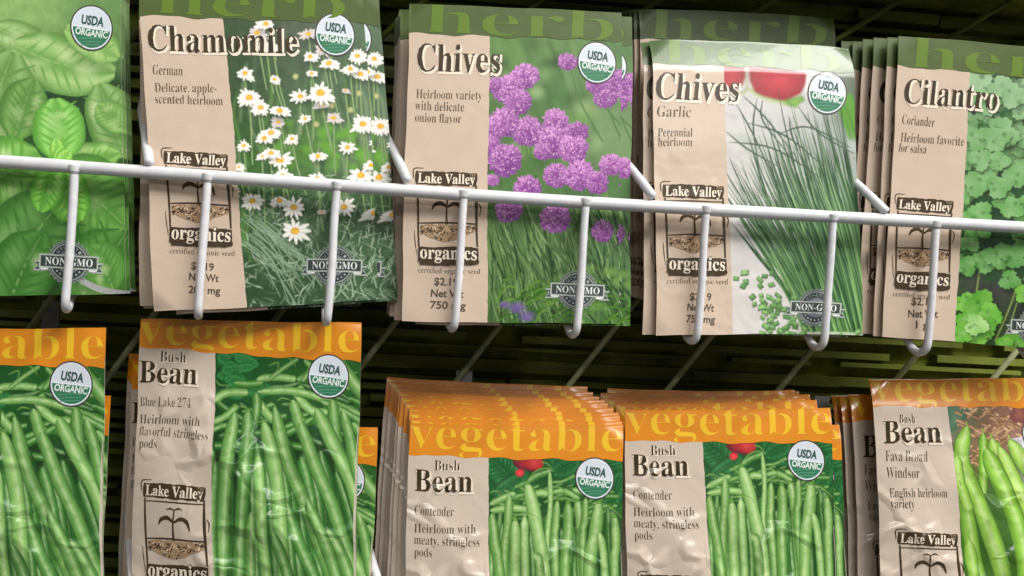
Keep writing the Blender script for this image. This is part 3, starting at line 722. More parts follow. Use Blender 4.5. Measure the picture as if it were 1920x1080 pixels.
def cleaf(a, c, R, col, hi, r):
    n = 60; ph = r.random()*6; t = np.linspace(0, 2*math.pi, n, endpoint=False)
    rr = R*1.08*((.60+.40*np.abs(np.cos(1.5*(t-ph)))**.55)+.05*np.cos(5*t+ph*2)+.05*np.sign(np.sin(15*t+ph))*np.abs(np.sin(15*t+ph))**.5)
    P = np.stack([c[0]+rr*np.cos(t), c[1]+rr*np.sin(t)*.9], 1)
    a.soft((c[0]+3, c[1]+6), R*1.25, R*1.2, (14, 36, 12), .9); a.poly(P+(1.0, 1.8), mixc(col, (16, 40, 18), .7))
    lit = (.5+.28*np.sin(t*2+ph))[:, None]; e = np.array(col)*(1-lit)+np.array(hi)*lit
    a.poly(P, e, (c[0]-R*.1, c[1]-R*.12), mixc(col, hi, .45))
    for k in range(5):
        q, d = r.random()*6.28, r.uniform(.2, .7)*R; a.soft((c[0]+d*math.cos(q), c[1]+d*math.sin(q)), R*r.uniform(.2, .4), R*r.uniform(.12, .3), mixc(col, (214, 230, 206), r.uniform(.2, .6)) if k < 3 else mixc(col, (30, 74, 26), .6), .6, rot=math.degrees(q))
    for k in range(3):
        q = ph+k*2*math.pi/3
        for d in (-.35, 0, .35):
            L = R*(.78 if d == 0 else .55); a.ribbon([c, (c[0]+L*.5*math.cos(q+d*.7), c[1]+L*.5*math.sin(q+d*.7)*.9), (c[0]+L*math.cos(q+d), c[1]+L*math.sin(q+d)*.9)], [1.2, .8, .3], [mixc(col, (40, 80, 40), .25), mixc(hi, (235, 245, 225), .25)], 5)

def paint_cilantro(a):
    r = random.Random(13)
    for k in range(40):
        x = r.uniform(1800, 2080); y = r.uniform(140, 660); c = r.choice([(30, 66, 36), (46, 92, 50), (58, 60, 62), (70, 66, 70)])
        a.soft((x, y), r.uniform(14, 36), r.uniform(12, 28), c, .9)
    for p in ([(1872, 640), (1890, 600), (1905, 560), (1915, 520)], [(1868, 655), (1896, 620), (1915, 560)], [(1840, 640), (1836, 560), (1842, 500)], [(1990, 650), (1960, 560), (1940, 480)]):
        a.ribbon(p, [4, 5, 3], [(64, 84, 40), (150, 168, 110), (92, 112, 62)], 10)
    L = []
    for k in range(150):
        L.append((r.uniform(1800, 2080), r.uniform(125, 520), r.uniform(14, 26), 0))
    L.sort(key=lambda q: r.random())
    for x, y, R, _ in L:
        if 1850 < x < 1915 and 505 < y < 590: continue
        f = r.random(); top = max(0, min(1, (460-y)/330))
        col = mixc(mixc((58, 118, 44), (110, 166, 88), f), mixc((78, 128, 80), (150, 186, 148), f), top); hi = mixc(mixc(col, (160, 206, 150), .5), mixc(col, (190, 212, 198), .55), top)
        if f < .22: col, hi = mixc(col, (26, 60, 30), .5), col
        cleaf(a, (x, y), R, col, hi, r)
    for x, y, R in ((1855, 190, 28), (1880, 165, 24), (1905, 180, 26), (1835, 260, 26), (1880, 250, 32), (1870, 260, 26), (1840, 300, 22), (1876, 302, 20), (1905, 330, 24), (1835, 345, 26), (1875, 350, 24), (1822, 455, 20), (1848, 490, 24), (1875, 480, 26), (1906, 478, 26), (1898, 525, 20), (1816, 500, 20), (1900, 390, 22), (1840, 400, 24)):
        f = r.random(); top = max(0, min(1, (460-y)/330)); col = mixc((84, 152, 66), (136, 176, 138), top*.8+f*.2); cleaf(a, (x, y), R, col, mixc(col, (200, 222, 200), .5), r)
    for x, y, R in ((1815, 570, 22), (1845, 572, 30), (1862, 590, 24), (1820, 605, 22), (1850, 615, 26), (1838, 628, 26), (1808, 630, 20), (1905, 640, 22), (1925, 630, 24), (1890, 645, 16), (1950, 645, 24), (1990, 600, 26), (2030, 560, 26), (1960, 560, 22), (2010, 640, 28), (2045, 620, 24), (1925, 550, 18)):
        f = r.random(); col = mixc((76, 152, 44), (110, 186, 74), f); cleaf(a, (x, y), R, col, mixc(col, (200, 236, 150), .5), r)
    cleaf(a, (1838, 610), 22, (128, 190, 104), (206, 234, 180), r)

def pod(a, pts, w, r, col=None, seg=18, tipw=.28, bumps=True):
    """a bean pod: dark lower side, mid green, broad soft highlight, small bulges along its length"""
    w = w*.85; g = r.random() if col is None else None
    c = mixc((84, 140, 68), (140, 188, 110), g) if col is None else col
    dk = mixc(c, (28, 66, 26), .38); hi = mixc(c, (206, 230, 184), .58)
    n = seg; t = np.linspace(0, 1, n); prof = np.clip(np.minimum(t/.14, 1), 0, 1)**.6*np.clip((1-t)/.05+.55, 0, 1)
    prof = tipw+(1-tipw)*prof
    if bumps: prof = prof*(1+.05*np.sin(t*22+r.random()*6))
    P = spline(pts, n)
    a.ribbon(P, list(w*1.07*prof), [mixc(dk, (14, 36, 14), .4)]*2, n)
    fl = r.random() < .5
    cs = [dk, mixc(dk, c, .7), c, hi, mixc(hi, c, .4), c, mixc(c, dk, .55), dk]
    if fl: cs = cs[::-1]
    a.ribbon(P, list(w*prof), cs, n, offs=[-.5, -.40, -.27, -.12, .03, .20, .38, .5])
    if bumps and w > 9:
        ln = np.linalg.norm(np.diff(P, axis=0), axis=1).sum(); m_ = int(ln/(w*1.7)); ph = r.random()
        for k in range(m_):
            f = (k+ph)/max(1, m_); i = min(n-2, int(f*(n-1))); q = P[i]*(1-(f*(n-1)-i))+P[i+1]*(f*(n-1)-i); d = P[i+1]-P[i]; nn = np.array([-d[1], d[0]])/(np.linalg.norm(d)+1e-9)
            ang = math.degrees(math.atan2(d[1], d[0])); sg = (1 if fl else -1)
            a.soft(q+nn*w*.12*sg, w*.62, w*.24, mixc(c, (222, 238, 196), r.uniform(.3, .75)), r.uniform(.25, .6), rot=ang)
            a.soft(q+d/(np.linalg.norm(d)+1e-9)*w*.85, w*.3, w*.34, dk, .28, rot=ang)
            if r.random() < .25: a.soft(q+nn*w*r.uniform(-.3, .3), w*.12, w*.08, mixc(dk, (110, 110, 50), .5), .6, rot=ang)

def tendril(a, pts, w=2.6, c=(104, 158, 70)):
    a.ribbon(pts, [w*.6, w, w*.8, w*.3], [mixc(c, (20, 50, 16), .5), c, mixc(c, (220, 236, 190), .5)], 12)

def paint_blue(a):
    r = random.Random(4); Z = lambda x, y: (230+x/2.161, 580+y/2.161); S = 1/2.161
    for k in range(16):
        x, y = r.uniform(380, 560), r.uniform(190, 340); leaf(a, Z(x, y), Z(x+r.uniform(30, 100), y+r.uniform(-50, 50)), r.uniform(18, 34), (34, 112, 58), (74, 150, 88), (110, 176, 116), r, nveins=4)
    for k in range(46):
        x, y = r.uniform(370, 990), r.uniform(300, 560); t = r.uniform(-.6, .6); L = r.uniform(90, 200)
        pod(a, [Z(x, y), Z(x+L*.5*math.cos(t), y+L*.5*math.sin(t)+6), Z(x+L*math.cos(t), y+L*math.sin(t))], 36*S, r, mixc((30, 86, 34), (76, 140, 58), r.random()), 10)
    for k in range(60):
        x = r.uniform(380, 960); y = r.uniform(520, 760); dx = (x-470)*.38+r.uniform(-20, 30)
        pod(a, [Z(x, y), Z(x+dx*.45, y+260), Z(x+dx, y+760+r.uniform(0, 300))], r.uniform(44, 60)*S, r, mixc((44, 98, 42), (82, 146, 68), r.random()), 16)
    hz = [([(560, 292), (640, 284), (712, 292)], 34), ([(560, 345), (700, 340), (830, 378), (975, 445)], 36), ([(385, 385), (430, 352), (520, 348)], 40), ([(380, 470), (440, 440), (480, 400)], 34), ([(860, 200), (930, 290), (990, 370)], 60), ([(745, 215), (770, 250), (740, 300)], 24), ([(940, 470), (975, 520), (1000, 600)], 44), ([(600, 300), (660, 250), (720, 210)], 22), ([(810, 380), (900, 420), (985, 470)], 32), ([(380, 500), (430, 480), (470, 490)], 30), ([(720, 365), (780, 420), (840, 430)], 40), ([(560, 380), (600, 430), (650, 470)], 42)]
    for p, w in hz: pod(a, [Z(*q) for q in p], w*S, r)
    vt = [([(470, 430), (455, 620), (430, 1080), (420, 1360)], 62), ([(575, 590), (590, 800), (610, 1080), (640, 1360)], 52), ([(555, 350), (560, 420), (540, 500)], 44), ([(690, 780), (740, 940), (800, 1090), (880, 1360)], 56), ([(860, 380), (870, 470), (885, 560)], 50), ([(700, 375), (735, 480), (790, 600)], 50), ([(525, 415), (530, 600), (500, 1080), (490, 1360)], 64), ([(630, 405), (690, 620), (790, 860), (930, 1300)], 60), ([(590, 465), (640, 640), (670, 900), (700, 1360)], 64), ([(735, 465), (810, 660), (880, 830), (960, 1120)], 58), ([(795, 415), (860, 540), (930, 680), (985, 860)], 62), ([(900, 425), (935, 540), (960, 660), (990, 760)], 48), ([(850, 900), (900, 1000), (960, 1200)], 56), ([(640, 900), (700, 1080), (760, 1360)], 52), ([(410, 620), (400, 860), (405, 1360)], 46), ([(770, 780), (850, 980), (930, 1300)], 54), ([(555, 820), (545, 1060), (560, 1360)], 48)]
    for p, w in vt: pod(a, [Z(*q) for q in p], w*S, r, seg=24)
    for p in ([(455, 412), (480, 404), (520, 410), (525, 430)], [(560, 466), (585, 460), (600, 470)], [(610, 385), (630, 395), (640, 420)], [(690, 375), (660, 368), (640, 380)], [(600, 240), (640, 225), (640, 260)], [(680, 205), (700, 220), (714, 244)], [(390, 300), (410, 318), (455, 320)], [(730, 455), (745, 450), (760, 458)], [(885, 440), (890, 400), (905, 392)]):
        tendril(a, [Z(*q) for q in p])

def paint_contender(a):
    r = random.Random(9); Z = lambda x, y: (670+x/2.7, 680+y/2.7); S = 1/2.7
    for b, t, w in (((860, 640), (660, 470), 190), ((700, 660), (860, 560), 90), ((990, 480), (1130, 600), 150), ((1120, 500), (990, 560), 120), ((1200, 480), (1370, 640), 200), ((1340, 560), (1260, 760), 120)):
        leaf(a, Z(*b), Z(*t), w*S, (30, 96, 50), (60, 136, 80), (84, 150, 96), r, nveins=7)
    a.disc(Z(862, 505), 27, 15, (96, 40, 56), (190, 62, 66), rot=12, wob=.06); a.disc(Z(895, 503), 18, 13, (170, 52, 52), (206, 84, 84), rot=16); a.disc(Z(824, 553), 8, 7, (196, 40, 56), (236, 90, 96))
    for k in range(36):
        x, y = r.uniform(680, 1240), r.uniform(620, 780); t = r.uniform(-.5, .3); L = r.uniform(80, 180)
        pod(a, [Z(x, y), Z(x+L*.5*math.cos(t), y+L*.5*math.sin(t)+6), Z(x+L*math.cos(t), y+L*math.sin(t))], 34*S, r, mixc((40, 96, 36), (84, 146, 62), r.random()), 9)
    for k in range(44):
        x = r.uniform(670, 1340); y = r.uniform(740, 880)
        pod(a, [Z(x, y), Z(x+r.uniform(-20, 20), y+300), Z(x+r.uniform(-50, 50), 1900)], r.uniform(46, 62)*S, r, mixc((44, 96, 40), (76, 136, 60), r.random()), 16)
    hz = [([(675, 712), (740, 678), (800, 655)], 40), ([(675, 742), (790, 728), (905, 745)], 42), ([(862, 600), (910, 570), (978, 548)], 40), ([(880, 668), (930, 655), (965, 662)], 44), ([(990, 655), (1050, 650), (1120, 690)], 34), ([(985, 605), (1040, 600), (1100, 570)], 20), ([(1090, 640), (1150, 660), (1190, 690)], 30)]
    for p, w in hz: pod(a, [Z(*q) for q in p], w*S, r)
    vt = [([(772, 660), (765, 800), (742, 1080), (720, 1900)], 50), ([(850, 775), (850, 940), (856, 1900)], 48), ([(975, 550), (978, 700), (965, 880), (960, 1100)], 30), ([(1010, 700), (1005, 820), (1000, 960), (1000, 1900)], 46), ([(1110, 695), (1130, 820), (1135, 960), (1120, 1900)], 52), ([(1152, 690), (1150, 800), (1140, 950), (1150, 1900)], 46), ([(682, 760), (700, 900), (722, 1080), (760, 1900)], 62), ([(1065, 705), (1068, 860), (1045, 1080), (1030, 1900)], 62), ([(860, 605), (900, 780), (945, 1080), (980, 1900)], 76), ([(802, 782), (805, 930), (800, 1080), (805, 1900)], 62), ([(1222, 700), (1205, 860), (1170, 1080), (1130, 1900)], 74), ([(1228, 860), (1245, 960), (1250, 1080), (1290, 1900)], 46), ([(1305, 780), (1310, 930), (1300, 1080), (1310, 1900)], 52), ([(900, 960), (925, 1080), (930, 1900)], 50)]
    for p, w in vt: pod(a, [Z(*q) for q in p], w*S, r, mixc((112, 162, 84), (150, 194, 120), r.random()), seg=26)
    for p in ([(780, 780), (820, 758), (880, 760), (922, 785)], [(868, 585), (905, 545), (960, 532), (992, 552)], [(930, 500), (965, 512), (990, 548)], [(672, 655), (700, 642), (742, 655)], [(800, 615), (830, 620), (842, 640)], [(1000, 625), (1040, 640), (1060, 690)], [(1250, 715), (1290, 740), (1340, 790)], [(1060, 590), (1100, 575), (1130, 540)], [(985, 690), (1040, 682), (1090, 690)]):
        tendril(a, [Z(*q) for q in p], 2.8)
    for q in ((800, 782), (1222, 706), (1066, 706), (1300, 780), (862, 604), (1108, 696)): a.disc(Z(*q), 5, 4, (70, 128, 48), (136, 182, 96), n=10)

def paint_fava(a):
    r = random.Random(31); Z = lambda x, y: (1560+x/2.572, 660+y/2.572); S = 1/2.572
    a.poly([Z(555, 255), Z(660, 262), Z(640, 330), Z(575, 390), Z(555, 380)], (74, 116, 92), None, (112, 146, 120))
    for k in range(150):  # wicker weave
        x, y = r.uniform(590, 900), r.uniform(255, 560); i = int((x+y)/34) % 2; t = .5 if i else -.55
        c = mixc((140, 110, 78), (216, 186, 148), r.random()); L = r.uniform(24, 46)
        a.ribbon([Z(x, y), Z(x+L*.5*math.cos(t), y+L*.5*math.sin(t)-4), Z(x+L*math.cos(t), y+L*math.sin(t))], [4, 7.5, 4], [mixc(c, (50, 34, 22), .6), c, mixc(c, (236, 214, 180), .4), mixc(c, (50, 34, 22), .5)], 6)
    for k in range(5): a.disc(Z(905+k*60, 300+k*8), 16, 20, (120, 76, 72), (160, 112, 100), wob=.15, seed=k)
    a.poly([Z(860, 420), Z(1000, 400), Z(1140, 430), Z(1140, 560), Z(960, 540)], (196, 200, 204))
    vt = [([(600, 640), (640, 840), (700, 1200), (720, 1500)], 80), ([(725, 395), (722, 520), (712, 680)], 52), ([(765, 420), (790, 520), (850, 640)], 60), ([(650, 360), (615, 520), (700, 760), (800, 1100), (840, 1500)], 92), ([(800, 460), (880, 660), (960, 880), (1010, 1300)], 84), ([(735, 470), (810, 660), (880, 900), (930, 1300)], 104), ([(850, 425), (930, 560), (1040, 740), (1120, 1100)], 86), ([(1000, 480), (1060, 640), (1140, 860)], 80), ([(640, 900), (660, 1080), (690, 1500)], 66), ([(590, 500), (600, 620), (640, 760)], 60)]
    for p, w in vt: pod(a, [Z(*q) for q in p], w*S, r, mixc((128, 180, 66), (170, 212, 104), r.random()), seg=26, bumps=True, tipw=.2)
    for p, w in vt: tendril(a, [Z(p[0][0]-4, p[0][1]-26), Z(p[0][0]+3, p[0][1]-6), Z(*p[0])], 3.4, (140, 180, 70))

# ------------------------------------------------------------------ surfaces of the packets
def flat(bow=.7, curl=0.0, hc=13.0):
    def f(u, v):
        u = np.asarray(u, float); v = np.asarray(v, float)
        h = bow*np.sin(np.clip(u/82, 0, 1)*math.pi)*np.sin(np.clip(v/118, 0, 1)*math.pi)
        if curl: h = h-curl*np.clip((hc-v)/hc, 0, 1)**1.12
        return h
    return f
def puffy(amp, k, curl=0.0):
    def f(u, v):
        u = np.asarray(u, float); v = np.asarray(v, float)
        g = np.clip((v-8)/62, 0, 1); g = g*g*(3-2*g); e = np.clip((121-v)/24, 0, 1)
        h = amp*np.sin(np.clip(u/83.5, 0, 1)*math.pi)**.75*g*e
        h = h+g*e*np.sin(np.clip(u/83.5, 0, 1)*math.pi)*(.9*np.sin(u*.11+v*.07+k)+.6*np.sin(u*.19-v*.12+2*k))
        if curl: h = h-curl*np.clip((14-v)/14, 0, 1)**1.5
        return h
    return f

G_HEAD, G_WORD = (76, 93, 42), (94, 123, 28)
O_HEAD, O_WORD = (222, 138, 30), (238, 190, 40)
B_HERB, B_BEAN = (206, 185, 165), (208, 192, 176)

specs = {}
def mk(name, quad, W, H, bulge, thick, kind, seed, **opt):
    s = make_spec(name, quad, W, H, bulge, thick, kind, seed)
    opt.setdefault('beige', B_HERB if kind == 'herb' else B_BEAN)
    opt.setdefault('header_col', G_HEAD if kind == 'herb' else O_HEAD); opt.setdefault('word_col', G_WORD if kind == 'herb' else O_WORD)
    root = packet(s, opt); specs[name] = (s, root); return root

basil = mk('basil', [(-203, -79), (234, -66), (241, 549), (-199, 558)], 78.9, 120.8, flat(.5), 1.2, 'herb', 1,
    header=[(-203, -22), (236, -8)], label=[(-46, -20), (-40, 555)], word=((-170, -22), (210, -8), 92, 'herb'),
    bg=blobs([(30, 30, 60, (140, 180, 110)), (180, 20, 40, (110, 150, 90)), (95, 190, 30, (50, 82, 48)), (150, 180, 30, (44, 78, 44)), (60, 400, 60, (70, 120, 60)), (200, 420, 50, (60, 112, 50)), (110, 520, 50, (60, 110, 44)), (120, 380, 20, (36, 66, 40))]),
    paint=paint_basil, grade=(1.14, 1.0, 1.12), badge=((180, 51), 39), gmo=((135, 490), 41))

chamomile = mk('chamomile', [(261, -29), (681, -24), (711, 562), (285, 583)], 80.7, 119.3, flat(.5), 1.2, 'herb', 2,
    header=[(258, 28), (684, 42)], label=[(417, 30), (462, 576)], word=((292, 24), (650, 36), 82, 'herb'),
    bg=blobs([(450, 60, 50, (66, 92, 62)), (560, 60, 50, (92, 104, 92)), (640, 150, 60, (92, 118, 94)), (470, 170, 50, (58, 84, 56)), (450, 280, 50, (60, 104, 48)), (580, 270, 40, (92, 140, 56)), (680, 260, 40, (116, 136, 118)), (540, 200, 50, (84, 108, 84)), (600, 420, 80, (74, 106, 78)), (500, 500, 60, (54, 84, 58)), (680, 520, 60, (78, 110, 82))], .3, .12),
    paint=paint_chamomile, dz=.0006, badge=((629, 65), 37), gmo=((627, 497), 39),
    title=[('Chamomile', (277, 94), (557, 98), 70)], copy=[('German', (284, 138), (341, 140), 27), ('Delicate, apple-', (288, 171), (405, 170), 25), ('scented heirloom', (288, 192), (416, 194), 25)],
    price=[('$2.19', (357, 503), (399, 505), 20), ('Net Wt', (353, 524), (408, 526), 20), ('200 mg', (352, 548), (411, 549), 20)],
    emblem=((304, 281), (425, 286), (318, 456)))

chives = mk('chives', [(767, 4), (1165, 25), (1163, 608), (752, 600)], 82.1, 121.0, flat(.5), 1.2, 'herb', 3,
    header=[(763, 60), (1165, 78)], label=[(916, 62), (914, 604)], word=((795, 58), (1150, 78), 86, 'herb'),
    bg=blobs([(960, 100, 40, (96, 134, 76)), (1030, 90, 40, (112, 144, 92)), (1060, 150, 40, (84, 128, 76)), (1130, 220, 40, (120, 148, 110)), (960, 340, 50, (84, 120, 70)), (1050, 420, 60, (80, 118, 72)), (950, 480, 50, (104, 138, 84)), (1100, 500, 60, (96, 130, 92)), (1000, 580, 40, (62, 100, 46)), (1120, 590, 40, (84, 130, 62)), (1000, 180, 40, (88, 124, 74))], .22, .05),
    paint=paint_chives, dz=.0006, badge=((1117, 118), 36), gmo=((1084, 544), 38),
    title=[('Chives', (779, 130), (935, 136), 75)], copy=[('Heirloom variety', (779, 181), (903, 186), 25), ('with delicate', (777, 203), (869, 207), 25), ('onion flavor', (777, 225), (864, 229), 25)],
    price=[('$2.19', (813, 531), (857, 533), 20), ('Net Wt', (807, 553), (868, 556), 20), ('750 mg', (806, 575), (872, 578), 20)],
    emblem=((781, 317), (897, 323), (784, 490)))

garlic = mk('garlic', [(1219, 73), (1596, 90), (1629, 634), (1235, 633)], 83.6, 117.1, flat(.6, 3.2, 13.5), 1.4, 'herb', 4,
    header=[(1216, 124), (1598, 142)], label=[(1352, 126), (1380, 634)], word=((1240, 122), (1575, 142), 80, 'herb'), header_col=(84, 106, 66), mat=M_SHINY,
    bg=blobs([(1450, 200, 60, (196, 198, 204)), (1400, 450, 60, (204, 205, 211)), (1420, 600, 60, (206, 206, 212)), (1560, 300, 60, (168, 178, 180)), (1600, 200, 30, (70, 92, 64)), (1450, 420, 30, (176, 182, 186)), (1600, 400, 40, (120, 146, 130)), (1600, 600, 40, (176, 190, 176))], .05, .03),
    paint=paint_garlic, dz=.0010, badge=((1549, 180), 36.5), gmo=((1536, 583), 36),
    title=[('Chives', (1226, 190), (1382, 197), 73)], copy=[('Garlic', (1230, 222), (1294, 225), 30), ('Perennial', (1232, 259), (1297, 261), 24), ('heirloom', (1232, 277), (1297, 279), 24)],
    price=[('$2.19', (1296, 567), (1336, 568), 20), ('Net Wt', (1292, 587), (1342, 589), 20), ('750 mg', (1291, 609), (1345, 611), 20)],
    emblem=((1243, 348), (1358, 353), (1252, 517)))

cilantro = mk('cilantro', [(1687, 68), (2062, 99), (2042, 660), (1660, 632)], 81.9, 120.7, flat(.5), 1.2, 'herb', 5,
    header=[(1687, 125), (2060, 158)], label=[(1820, 138), (1796, 642)], word=((1706, 126), (2046, 158), 84, 'herb'),
    bg=blobs([(1850, 200, 60, (60, 100, 66)), (1900, 350, 60, (50, 92, 54)), (1870, 545, 30, (76, 70, 76)), (1820, 620, 40, (50, 92, 40)), (1950, 500, 60, (56, 80, 60)), (1900, 600, 30, (60, 76, 50))], .3, .08),
    paint=paint_cilantro, grade=(.98, .93, .86), badge=((2010, 190), 35), gmo=((1950, 612), 36),
    title=[('Cilantro', (1696, 194), (1871, 208), 68)], copy=[('Coriander', (1692, 232), (1753, 239), 26), ('Heirloom favorite', (1689, 265), (1808, 275), 25), ('for salsa', (1686, 284), (1738, 288), 25)],
    price=[('$2.19', (1715, 572), (1757, 574), 20), ('Net Wt', (1709, 595), (1764, 597), 20), ('1 g', (1723, 616), (1746, 617), 20)],
    emblem=((1685, 368), (1790, 378), (1682, 538)))

blue = mk('blue', [(267, 605), (682, 610), (671, 1227), (250, 1222)], 84.0, 123.0, puffy(5.5, .4, 1.0), 4.0, 'bean', 6,
    header=[(252, 658), (686, 684)], label=[(406, 660), (418, 1225)], word=((262, 652), (678, 668), 90, 'vegetable'),
    bg=blobs([(450, 700, 50, (28, 92, 46)), (560, 690, 60, (40, 104, 44)), (650, 740, 50, (50, 108, 46)), (500, 900, 90, (34, 72, 32)), (620, 900, 70, (34, 70, 30)), (550, 1100, 90, (40, 78, 36))], .3, .07),
    paint=paint_blue, dz=.0030, badge=((621, 711), 38),
    title=[('Bush', (305, 686), (354, 687), 30), ('Bean', (266, 724), (375, 728), 60)], copy=[('Blue Lake 274', (267, 769), (364, 771), 26), ('Heirloom with', (267, 801), (383, 804), 25), ('flavorful stringless', (267, 823), (401, 829), 25), ('pods', (268, 846), (303, 847), 25)],
    emblem=((279, 911), (402, 914), (287, 1093)))

cont = mk('cont', [(767, 794), (1167, 798), (1168, 1380), (755, 1379)], 83.9, 117.3, puffy(3.5, 1.9, .9), 3.4, 'bean', 7,
    header=[(761, 852), (1168, 865)], label=[(915, 855), (920, 1380)], word=((765, 840), (1165, 848), 88, 'vegetable'),
    bg=blobs([(940, 890, 40, (34, 100, 54)), (1060, 890, 40, (34, 100, 50)), (1150, 930, 30, (52, 122, 58)), (1000, 980, 60, (40, 84, 36)), (1100, 1060, 80, (40, 80, 34)), (950, 1100, 60, (40, 80, 34)), (1150, 1020, 30, (72, 84, 62))], .25, .07),
    paint=paint_contender, dz=.0030, badge=((1115, 897), 36),
    title=[('Bush', (815, 881), (863, 881), 29), ('Bean', (778, 920), (886, 921), 60)], copy=[('Contender', (778, 965), (852, 966), 27), ('Heirloom with', (778, 998), (894, 997), 25), ('meaty, stringless', (778, 1019), (901, 1021), 25), ('pods', (778, 1042), (812, 1042), 25)],
    emblem=((785, 1108), (897, 1110), (790, 1275)))

fava = mk('fava', [(1636, 710), (2001, 710), (2035, 1260), (1658, 1263)], 82.1, 117.9, puffy(4.5, 3.1, 2.6), 4.0, 'bean', 8,
    header=[(1628, 760), (2004, 766)], label=[(1776, 760), (1812, 1262)], word=((1636, 752), (1990, 754), 82, 'vegetable'),
    bg=blobs([(1800, 780, 30, (96, 130, 106)), (1860, 820, 50, (130, 98, 70)), (1920, 800, 40, (150, 120, 110)), (1820, 950, 50, (70, 120, 34)), (1900, 1000, 60, (60, 104, 28)), (1990, 900, 60, (190, 194, 198))], .2, .06),
    paint=paint_fava, dz=.0030, badge=((1950, 815), 34), 
    title=[('Bush', (1686, 792), (1716, 792), 24), ('Bean', (1656, 829), (1762, 828), 60)], copy=[('Fava Broad', (1658, 863), (1735, 864), 30), ('Windsor', (1659, 894), (1720, 895), 30), ('English heirloom', (1664, 930), (1769, 930), 25), ('variety', (1665, 950), (1708, 951), 25)],
    emblem=((1679, 994), (1789, 998), (1690, 1157)))

POSE = {'basil': ((-55.0, 5.9, 72.5), 1.2, 2.5, -4.3), 'chamomile': ((32.4, 8.2, 71.7), 2.1, 4.9, -6.0), 'chives': ((131.2, 9.6, 72.3), 3.1, .3, -1.8),
        'garlic': ((226.8, 12.8, 68.4), 4.6, 1.9, -2.7), 'cilantro': ((326.3, 7.2, 73.1), 1.7, -3.5, 1.1), 'blue': ((36.8, 14.6, -53.2), 1.8, -5.2, -2.4),
        'cont': ((140.6, 17.7, -88.8), 4.9, -4.5, -2.4), 'fava': ((329.5, 20.9, -62.4), 5.4, -4.1, -2.9)}
def set_pose(o, base, dx=0, dy=0, dz=0, dtilt=0, dyaw=0, droll=0):
    p, t, y, r = POSE[base] if isinstance(base, str) else base[1:]
    H = specs[base if isinstance(base, str) else base[0]][0]['H']
    pose(o, (p[0]+dx, p[1]+dy, p[2]+dz), t+dtilt, y+dyaw, r+droll, H)
for k, (s, o) in specs.items(): set_pose(o, k)

tag(basil, 'basil seed packet with big green leaves, cut by the left edge above the wire rail')
tag(chamomile, 'chamomile seed packet with white daisies, front of its pocket behind the white wire')
tag(chives, 'chives seed packet with purple pompom flowers, front of its pocket')
tag(garlic, 'garlic chives seed packet with red tomatoes and chopped green blades, shiny curled top')
tag(cilantro, 'cilantro seed packet with lobed green leaves at the right edge, front of its pocket')
tag(blue, 'bush bean packet with creased beige label, front of the pocket left of the fanned stack')
tag(cont, 'bush bean packet with a tall fan of orange headers rising behind it')
tag(fava, 'fava bean packet with bright pods and wicker basket, crinkled glossy paper')

def extra(base, label, group=None, **kw):
    b = base if isinstance(base, str) else base[0]
    o = dup(specs[b][1]); set_pose(o, base, **kw); tag(o, label, group=group); return o

# further front packets of the same kinds
extra(('blue', (-56.5, 12.5, -60.7), .7, -3.8, -3.5), 'bush bean packet cut by the left edge, its label out of view, lower row')
extra(('cont', (226.0, 18.6, -79.3), 4.9, -3.6, -3.2), 'bush bean packet with a red tomato, between the fanned stack and the fava packet')

# ------------------------------------------------------------------ stacks behind the front packets
jr = random.Random(77)
def stack(base, n, label, group, dx=0.0, dy=2.3, dz=0.0, jx=.5, jz=.5, start=1, x0=0.0, y0=0.0, roll=0.0):
    for k in range(start, start+n):
        extra(base, label, group, dx=x0+dx*k+jr.uniform(-jx, jx), dy=y0+dy*k, dz=dz*k+jr.uniform(-jz, jz), droll=roll+jr.uniform(-.5, .5), dyaw=jr.uniform(-.4, .4))

stack('basil', 5, 'basil packet standing behind the front basil packet', 'basil packets filed behind the front one', -.2, 2.4)
extra('chamomile', 'chamomile packet shifted to the right behind the front one, sliver of badge showing', dx=6.0, dy=2.0, dz=-.5, droll=-.6)
stack('chamomile', 10, 'chamomile packet filed behind the front chamomile packets, only its edge showing', 'chamomile packets filed behind the front ones', -.22, 2.3, -.1, start=2, x0=-2.2, y0=6, roll=2.4)
extra('chives', 'chives packet shifted slightly right behind the front one, purple sliver showing', dx=4.6, dy=1.9, dz=-.8, droll=-.2)
stack('chives', 11, 'chives packet filed behind the front chives packets, only its edge showing', 'chives packets filed behind the front ones', -.3, 2.2, .2, start=2, x0=-3.0, y0=6)
extra('garlic', 'garlic chives packet just behind the front one, left edge peeking out', dx=-2.6, dy=3.4, dz=-.6, droll=.9)
# cilantro stack
for k in range(1, 6):
    extra('cilantro', 'cilantro packet filed behind the front one, showing a narrow beige and green strip', 'cilantro packets fanned out to the left', dx=-3.1*k+jr.uniform(-.7, .7), dy=3.4*k, dz=.35*k, droll=jr.uniform(-.8, .8), dyaw=jr.uniform(-1, 1))
